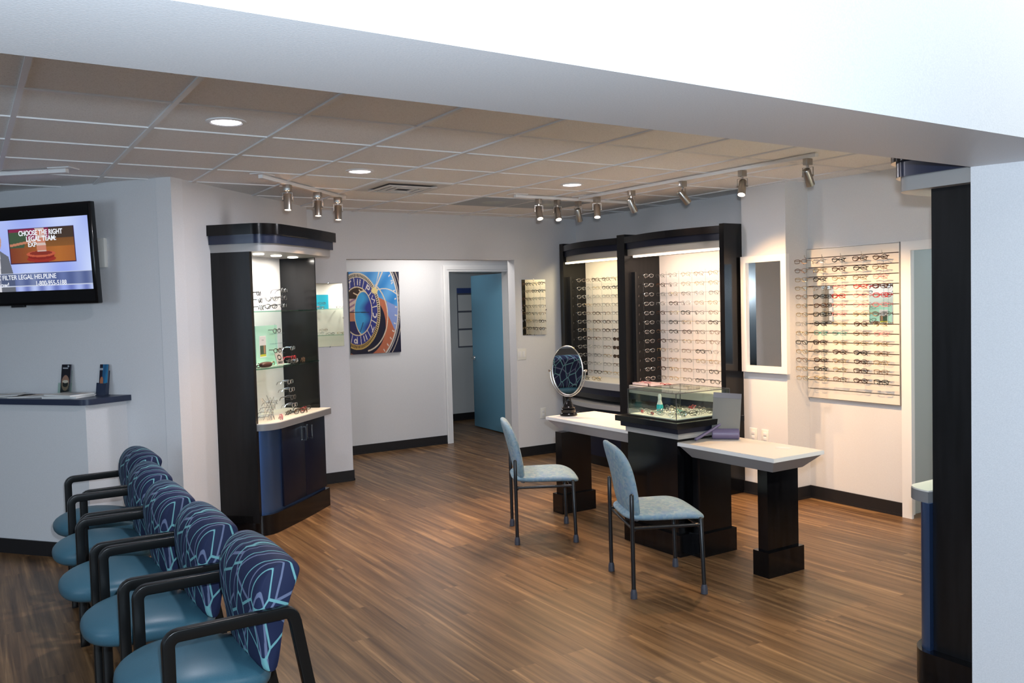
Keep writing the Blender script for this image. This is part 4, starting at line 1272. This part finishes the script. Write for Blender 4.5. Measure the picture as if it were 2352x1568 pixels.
def bow(y0, y1, xf, bulge, xb=5.77, n=16):
    p = [(xb, y0)]
    for k in range(n + 1):
        u = k / n; p.append((xf + (0.145 * u if y0 > 2.5 else 0) - bulge * math.sin(PI * u), y0 + (y1 - y0) * u))
    p.append((xb, y1))
    return [(a - UX, b - UY) for a, b in p]


for (y0, y1, nm) in BAYS:
    for nm2, xf, bl, z0, z1, mat in (('cornice', 5.285, 0.115, 2.272, 2.335, 'black_gloss'), ('cornice_band', 5.305, 0.105, 2.212, 2.272, 'navy_laminate'), ('cornice_base', 5.325, 0.095, 2.15, 2.212, 'tan_laminate'),
                                     ('counter', 5.31, 0.055, 0.80, 0.868, 'silver_laminate'), ('counter_step', 5.325, 0.05, 0.735, 0.80, 'navy_laminate'), ('lower_step', 5.34, 0.045, 0.68, 0.735, 'black_gloss'),
                                     ('lower_counter', 5.285, 0.095, 0.60, 0.645, 'silver_laminate'), ('lower_cabinet', 5.31, 0.075, 0.10, 0.60, 'navy_laminate'), ('plinth', 5.32, 0.075, 0.0, 0.10, 'black_gloss')):
        bm = nb(); prism(bm, bow(y0, y1, xf, bl, 5.74 if z0 > 0.9 else 5.77), z0, z1)
        o = finish(bm, nm2, mat, un, smooth=True)
        if nm2 == 'lower_cabinet':
            for s in (-0.06, 0.06):
                ym = (y0 + y1) / 2 + s; bm = nb(); tube(bm, [(5.235 - UX, ym - UY, 0.55), (5.205 - UX, ym - UY, 0.55), (5.205 - UX, ym - UY, 0.47), (5.235 - UX, ym - UY, 0.47)], 0.004, 8)
                finish(bm, 'handle', 'chrome', o, smooth=True)
    bm = nb(); prism(bm, bow(y0, y1, 5.312, 0.053), 0.868, 0.874); finish(bm, 'counter_laminate', 'cream_laminate', un)
    ub('recess_back', 5.50, y0, 0.645, 5.77, y1, 0.68, 'black_laminate')
    ub('back_panel', 5.74, y0, 0.874, 5.775, y1, 2.30, 'back_panel')
    ub('light_strip', 5.36 + (0.07 if nm == 'left' else 0), y0 + 0.04, 2.132, 5.39 + (0.07 if nm == 'left' else 0), y1 - 0.04, 2.149, 'strip_warm' if nm == 'left' else 'strip_pink')
    light('strip_lamp', 'AREA', (5.36 - UX, (y0 + y1) / 2 - UY, 2.12), 7 if nm == 'left' else 8.5, (1.0, 0.80, 0.46) if nm == 'left' else (1.0, 0.74, 0.55), (0, math.radians(-28), 0), size=0.05, size_y=(y1 - y0) * 0.9, parent=un)
    ub('mounting_bar', 5.372 + (0.11 if nm == 'left' else 0), y1 - 0.05, 0.90, 5.395 + (0.11 if nm == 'left' else 0), y1 - 0.001, 1.99, 'black_plastic')

ROWZ = [1.950 - 0.0922 * k for k in range(12)]
rr = random.Random(11)


def rod(loc, z0, z1, label, group, rx=0.0):
    t = thing('display_rod', label, 'display rod', loc, 0, group)
    bm = nb(); tube(bm, [(0, 0, z0), (0, 0, z1)], 0.0035, 6); finish(bm, 'rod', 'acrylic', t, smooth=True)
    return t


GU = 'eyeglasses hung in rows in the two-bay wall unit'
GR = 'clear rods holding eyewear in the wall unit'
for (y0, y1, bay) in BAYS:
    ncol = 4 if bay == 'left' else 5
    ys = [3.55, 3.38, 3.21, 3.04, 2.87, 2.71] if bay == 'left' else [2.345, 2.165, 1.985, 1.805, 1.625, 1.445]
    # column on the side panel, facing the camera side
    rod((5.50 + (0.10 if bay == 'left' else 0), y1 - 0.025, 0), 0.90, 1.99, 'clear display rod on the inner side panel of the %s bay' % bay, GR)
    for r_, z in enumerate(ROWZ):
        fr = 'silver'
        put_glasses((5.485 + (0.10 if bay == 'left' else 0), y1 - 0.125, z), PI / 2, fr, 'silver wire eyeglasses on the side panel of the %s bay, %s row from top' % (bay, ordinal(r_)), GU, rim=0.0022)
    for c_, y in enumerate(ys):
        rod((5.715, y, 0), 0.90, 1.99, 'clear display rod at the back of the %s bay, %s from its left side' % (bay, ordinal(c_)), GR)
        for r_, z in enumerate(ROWZ):
            a = rr.random()
            fr = 'gold' if a < 0.2 else 'silver' if a < 0.36 else 'gunmetal' if a < 0.58 else 'bronze' if a < 0.78 else 'brown' if a < 0.9 else 'black'
            rim = 0.0026 if fr in ('black', 'brown') else 0.0016
            lens = 'lens_clear'; shape = rr.choice([0, 0, 1, 2])
            lab = '%s eyeglasses in the %s bay, %s row from top, %s from left' % (FNAME[fr], bay, ordinal(r_), ordinal(c_))
            if bay == 'left' and c_ == 3 and r_ in (7, 8, 9):
                fr, lens, rim = 'brown', 'lens_dark', 0.0026
                lab = 'dark brown sunglasses in the left bay, %s row from top, fourth from left' % ordinal(r_)
            put_glasses((5.628, y + rr.uniform(-.008, .008), z), 0, fr, lab, GU, lens=lens, rim=rim, shape=shape)
for k, y in enumerate((3.50, 3.36, 3.26, 3.10)):
    put_glasses((5.36 + 0.03 * (k % 2), y, 0.895), 0.15, ('bronze', 'brown', 'gunmetal', 'gold')[k], '%s eyeglasses lying on the left bay counter, %s from left' % (FNAME[('bronze', 'brown', 'gunmetal', 'gold')[k]], ordinal(k)), 'eyeglasses lying on the wall unit counter', rim=0.0024, fold=True)
for k, (y, w, d) in enumerate(((2.33, 0.24, 0.17), (2.05, 0.28, 0.17), (1.78, 0.20, 0.15))):
    t = thing('eyewear_tray', 'pale pink eyewear tray on the right bay counter, %s from left' % ordinal(k), 'tray', (5.42, y, 0.874), 0, 'pale pink trays on the right bay counter')
    bm = nb(); box(bm, -d / 2, -w / 2, 0, d / 2, w / 2, 0.006)
    for (a, b, c, e) in ((-d / 2, -w / 2, d / 2, -w / 2 + .006), (-d / 2, w / 2 - .006, d / 2, w / 2), (-d / 2, -w / 2, -d / 2 + .006, w / 2), (d / 2 - .006, -w / 2, d / 2, w / 2)): box(bm, a, b, 0, c, e, 0.026)
    finish(bm, 'tray', 'pink_tray', t)
    put_glasses((5.40, y, 0.896), 0.1, ('pink', 'red', 'silver')[k], '%s eyeglasses in the pink tray, %s from left' % (FNAME[('pink', 'red', 'silver')[k]], ordinal(k)), 'eyeglasses in the pink trays', rim=0.002, fold=True)

# ---------------------------------------------------------------- slatwall board
sl = thing('slatwall_board', 'cream slatted display board hung with eyeglasses beside the right doorway', 'display board', (5.78, 0.24, 0.855))
bm = nb(); gz = [1.242, 1.167, 1.087, 1.010, 0.933, 0.855, 0.776, 0.699, 0.621, 0.545, 0.467, 0.389, 0.310, 0.232, 0.153, 0.079, 0.0]
for a, b in zip(gz, gz[1:]): box(bm, -0.024, -0.415, b + 0.0035, -0.004, 0.43, a - 0.0035)
finish(bm, 'slats', 'cream_laminate', sl)
boxobj('groove_backing', (-0.006, -0.413, 0.002, -0.001, 0.428, 1.240), 'brown_leather', sl)
bm = nb(); box(bm, -0.025, -0.420, 0.0, 0.0, -0.415, 1.245); box(bm, -0.025, -0.42, -0.003, 0.0, 0.43, 0.0); box(bm, -0.025, -0.42, 1.242, 0, 0.43, 1.245); finish(bm, 'edge_trim', 'satin_alu', sl)
for k, (y0, y1) in enumerate(((0.405, 0.605), (-0.130, 0.078))):
    t = thing('slat_mirror', 'small rectangular mirror on the slatted board, %s' % ('left one' if k == 0 else 'right one'), 'mirror', (5.754, (y0 + y1) / 2, 1.485), 0, 'small mirrors on the slatted board')
    boxobj('mirror_plate', (-0.005, -(y1 - y0) / 2, 0, 0, (y1 - y0) / 2, 0.30), 'mirror_glass', t)
SC_Y = [0.592, 0.478, 0.300, 0.108, -0.070]; SC_X = [5.585, 5.668, 5.675, 5.675, 5.675]
SZ = [1.992, 1.917, 1.843, 1.773, 1.703, 1.629, 1.557, 1.480, 1.404, 1.329, 1.254, 1.184, 1.113, 1.035]
pal = {0: ['bronze', 'bronze', 'gold', 'gold', 'bronze', 'gold', 'gold', 'silver', 'gold', 'black', 'gold', 'bronze', 'gold', 'gold'],
       1: ['silver', 'gold', 'black', 'silver', 'black', 'brown', 'black', 'black', 'teal', 'brown', 'gunmetal', 'brown', 'black', 'gold'],
       2: ['black', 'brown', 'gold', 'pink', 'red', 'pink', 'pink', 'gold', 'teal', 'gold', 'brown', 'gold', 'gold', 'bronze'],
       3: ['brown', 'black', 'bronze', 'red', 'pink', 'pink', 'gold', 'brown', 'bronze', 'gold', 'black', 'brown', 'brown', 'brown'],
       4: ['brown', 'bronze', 'pink', 'brown', 'red', 'pink', 'gunmetal', 'gold', 'pink', 'gold', 'bronze', 'gold', 'bronze', 'black']}
for c_ in range(5):
    t = thing('display_rod', 'clear eyewear rod on the slatted board, %s column from left' % ordinal(c_), 'display rod', (5.72 if c_ else 5.65, SC_Y[c_], 0), 0, 'clear rods on the slatted board')
    bm = nb(); tube(bm, [(0, 0, 1.00), (0, 0, 2.025)], 0.004, 6)
    for z in (1.01, 1.5, 2.02): tube(bm, [(0, 0, z), (5.755 - (5.72 if c_ else 5.65), 0, z)], 0.003, 6)
    finish(bm, 'rod', 'acrylic', t, smooth=True)
    bm = nb()
    for z in SZ:
        box(bm, -0.010, -0.006, z - 0.010, 0.0, 0.006, z + 0.012)
    finish(bm, 'nose_pegs', 'acrylic', t)
    bm = nb(); tube(bm, [(-0.001, 0, 2.018), (-0.020, 0, 2.030), (-0.020, 0, 2.045)], 0.003, 6); finish(bm, 'top_hook', 'nickel', t)
    for r_, z in enumerate(SZ):
        fr = pal[c_][r_]; bold = fr in ('black', 'brown', 'red')
        sh = rr.choice([0, 0, 1, 2])
        put_glasses((SC_X[c_], SC_Y[c_] + rr.uniform(-.004, .004), z), rr.uniform(-0.06, 0.06), fr, '%s eyeglasses on the slatted board, %s row from top, %s column from left' % (FNAME[fr], ordinal(r_), ordinal(c_)),
                    'eyeglasses hung on the slatted board', rim=0.0026 if bold else 0.0018, shape=sh, fold=(c_ > 0))

# ---------------------------------------------------------------- mirrors, poster, plates
t = thing('wall_mirror', 'tall white framed mirror on the wall column', 'mirror', (5.50, 0.885, 1.07))
bm = nb()
for (y0, z0, y1, z1) in ((-0.245, 0, -0.188, 0.99), (0.188, 0, 0.245, 0.99), (-0.188, 0, 0.188, 0.055), (-0.188, 0.935, 0.188, 0.99)):
    box(bm, -0.042, y0, z0, -0.001, y1, z1)
finish(bm, 'frame', 'trim_white', t)
boxobj('mirror_plate', (-0.022, -0.188, 0.055, -0.018, 0.188, 0.935), 'mirror_glass', t)
for (x0, x1, z0, z1, lab) in ((5.01, 5.318, 1.355, 1.972, 'frameless wall mirror right of the opening, reflecting eyewear rows'), (2.62, 2.912, 1.34, 1.955, 'frameless wall mirror left of the opening, behind the tall cabinet')):
    t = thing('frameless_mirror', lab, 'mirror', ((x0 + x1) / 2, YC - (0.006 if x0 > 4 else 0), z0), math.radians(-3.0) if x0 > 4 else 0)
    w = (x1 - x0) / 2; h = z1 - z0
    boxobj('mirror_plate', (-w, -0.009, 0, w, -0.004, h), 'mirror_glass', t)
    for (x, z) in ((0, 0), (0, h), (-w, h * 0.45), (w, h * 0.45)):
        bm = nb(); lathe(bm, [(0.0, 0), (0.008, 0), (0.008, 0.003), (0.0, 0.004)], seg=14)
        bm.transform(Matrix.Translation((x, -0.009, z)) @ Matrix.Rotation(PI / 2, 4, 'X')); finish(bm, 'clip', 'chrome', t, smooth=True)


def clock_img(u, v):
    X = 120 + u * 780; Y = 155 + v * 1245
    cream = (0.62, 0.50, 0.33)
    ell = lambda cx, cy, rx, ry: math.hypot((X - cx) / rx, (Y - cy) / ry)
    c = (0.010, 0.012, 0.035)
    # outer dial
    e0 = ell(330, 690, 548, 900)
    if e0 < 1.0:
        if Y < 560 + (X - 600) * 0.5: c = mixc((0.03, 0.20, 0.50), (0.10, 0.32, 0.62), 0.5 + 0.5 * math.sin(X * 0.02 + Y * 0.013))
        elif X > 600 + (Y - 560) * 0.42 and Y < 1080 and X > 690: c = (0.20, 0.27, 0.52)
        else: c = (0.42, 0.13, 0.07)
        e3 = ell(300, 960, 370, 480)
        if e3 < 1: c = (0.010, 0.012, 0.03)
    if 0.975 < e0 < 1.01 or 1.03 < e0 < 1.045: c = (0.55, 0.50, 0.45)
    if 1.10 < e0 < 1.115: c = (0.5, 0.42, 0.33)
    if 0.90 < e0 < 0.955 and X > 600:
        a = math.atan2((Y - 690) / 900, (X - 330) / 548)
        if (a * 6.5) % 1 < 0.16: c = (0.6, 0.55, 0.5)
    # radiating lines from the sun
    sx, sy = 510, 440
    d = math.hypot(X - sx, Y - sy)
    if X > 520:
        for (ex, ey, b) in ((640, 155, 0), (800, 290, -40), (880, 520, -60), (870, 850, -90), (590, 155, 8), (800, 1080, -150)):
            t_ = ((X - sx) * (ex - sx) + (Y - sy) * (ey - sy)) / ((ex - sx) ** 2 + (ey - sy) ** 2)
            if 0 < t_ < 1:
                px = sx + (ex - sx) * t_ - b * 0.3 * math.sin(PI * t_); py = sy + (ey - sy) * t_ + b * math.sin(PI * t_)
                if math.hypot(X - px, Y - py) < 9: c = (0.62, 0.54, 0.46)
    e4 = ell(330, 820, 375, 545)
    if 0.975 < e4 < 1.015 and Y > 350 and X > 380: c = (0.60, 0.50, 0.38)
    # tick ring and numbered ring
    e1 = ell(240, 750, 352, 585)
    if e1 < 1.0:
        a = math.atan2((Y - 750) / 585, (X - 240) / 352)
        if e1 > 0.87: c = (mixc((0.58, 0.50, 0.38), (0.50, 0.33, 0.10), max(0, min(1, (Y - 500) / 700)))) if (e1 > 0.965 or e1 < 0.89 or (a * 16) % 1 < 0.42) else (0.03, 0.02, 0.02)
        elif e1 > 0.64:
            c = (0.025, 0.035, 0.20)
            sg = a * 1.91 + 0.3; q = sg % 1; id_ = int(math.floor(sg)) % 5; w_ = (e1 - 0.755) / 0.09
            if q < 0.06: c = (0.66, 0.60, 0.50)
            X_ = (q - 0.53) / 0.26
            hit = (abs(math.hypot(X_, w_ * 0.9) - 0.75) < 0.2 and X_ > -0.3) if id_ == 0 else (abs(X_ - 0.5 * w_) < 0.16 or abs(w_ - 0.7) < 0.18 and abs(X_) < 0.8) if id_ == 1 else \
                (abs(abs(X_) - 0.5) < 0.16 and abs(w_) < 0.9) if id_ == 2 else (abs(math.hypot(X_ - 0.3, w_ - 0.3) - 0.5) < 0.18 or abs(X_ + 0.4) < 0.14) if id_ == 3 else (abs(w_ - math.sin(X_ * 4) * 0.5) < 0.22)
            if hit and abs(w_) < 1.0 and abs(X_) < 1.0: c = (0.66, 0.60, 0.54)
        elif e1 > 0.61: c = cream
        else:
            c = (0.03, 0.015, 0.01) if Y < 640 else (0.02, 0.02, 0.09)
            if X < 240 and 560 < Y < 760: c = (0.55, 0.42, 0.36) if math.sin((Y + X * 0.6) * 0.08) > -0.3 else (0.25, 0.14, 0.22)
            if X < 215 and 760 < Y < 900: c = (0.45, 0.18, 0.10)
            for (ax, ay, bx_, by) in ((190, 475, 262, 515), (275, 430, 315, 485), (340, 440, 355, 460)):
                t_ = max(0, min(1, ((X - ax) * (bx_ - ax) + (Y - ay) * (by - ay)) / ((bx_ - ax) ** 2 + (by - ay) ** 2)))
                if math.hypot(X - ax - (bx_ - ax) * t_, Y - ay - (by - ay) * t_) < 9: c = (0.6, 0.45, 0.3)
            e2 = ell(330, 785, 132, 325)
            if e2 < 1: c = mixc((0.04, 0.30, 0.58), (0.02, 0.03, 0.22), max(0, min(1, (X - 300 + 40 * math.sin(Y * 0.02)) / 110)))
            elif e2 < 1.07: c = cream
            if abs(Y - 762 - (X - 140) * 0.03) < 6 and X < 420: c = (0.02, 0.02, 0.03)
            if abs((X - 300) + (Y - 980) * 0.35) < 6 and 920 < Y < 1070: c = (0.02, 0.03, 0.10)
    if d < 42 + 14 * (0.5 + 0.5 * math.sin(math.atan2(Y - sy, X - sx) * 12)): c = (0.68, 0.55, 0.25)
    return c


t = thing('clock_poster', 'unframed panel picture of an ornate astronomical clock dial on hallway wall', 'poster', (3.535, 5.32, 1.17))
boxobj('panel', (0, -0.022, 0, 0.635, -0.002, 0.955), 'black_plastic', t)
o = paint_grid('picture', 0.635, 0.955, 170, 250, clock_img, 'printed', t); o.location = (0, -0.0235, 0)

t = thing('wall_calendar', 'blue-headed wall calendar with three white month sheets behind the door', 'calendar', (5.94, 7.10, 1.08))
boxobj('backing', (0, -0.006, 0, 0.30, -0.001, 0.88), 'ink_grey', t)
for k in range(3):
    boxobj('month_sheet', (0.015, -0.009, 0.02 + 0.262 * k, 0.285, -0.006, 0.255 + 0.262 * k), 'paper_white', t)
boxobj('header', (0.0, -0.009, 0.805, 0.30, -0.006, 0.88), 'cal_blue', t)


def plate(loc, rz, w, h, label, kind):
    t = thing('light_switch' if kind == 'switch' else 'wall_outlet', label, 'switch' if kind == 'switch' else 'outlet', loc, rz)
    boxobj('plate', (-w / 2, -0.006, -h / 2, w / 2, -0.0005, h / 2), 'off_white_plastic', t, bev=0.0015)
    if kind == 'switch':
        for s in (-0.026, 0.026): boxobj('rocker', (s - 0.016, -0.010, -0.033, s + 0.016, -0.006, 0.033), 'trim_white', t, bev=0.001)
    else:
        for s in (-0.02, 0.02): boxobj('socket', (-0.016, -0.009, s - 0.014, 0.016, -0.006, s + 0.014), 'trim_white', t, bev=0.001)


plate((4.99, YC, 1.145), 0, 0.115, 0.125, 'double white light switch below the right frameless mirror', 'switch')
plate((5.26, YC, 0.465), 0, 0.072, 0.118, 'white wall outlet low on the far wall left of the desk', 'outlet')
plate((5.50, 1.045, 0.52), -PI / 2, 0.085, 0.118, 'blank white cover plate on the column, left of the other outlet', 'outlet')
plate((5.50, 0.915, 0.52), -PI / 2, 0.075, 0.118, 'white wall outlet on the column, right one', 'outlet')

# hallway and side room daylight fittings (out of sight of the lens)
light('hall_lamp', 'AREA', (4.35, 4.62, 2.48), 18, (1.0, 0.95, 0.90), (0, 0, 0), size=0.6, size_y=0.6)
light('office_lamp', 'AREA', (5.0, 6.3, 2.5), 26, (0.95, 0.97, 1.0), (0, 0, 0), size=0.6, size_y=0.6)
light('side_room_lamp', 'AREA', (6.7, -0.9, 2.6), 10, (0.85, 0.95, 1.0), (0, 0, 0), size=0.6, size_y=0.6)
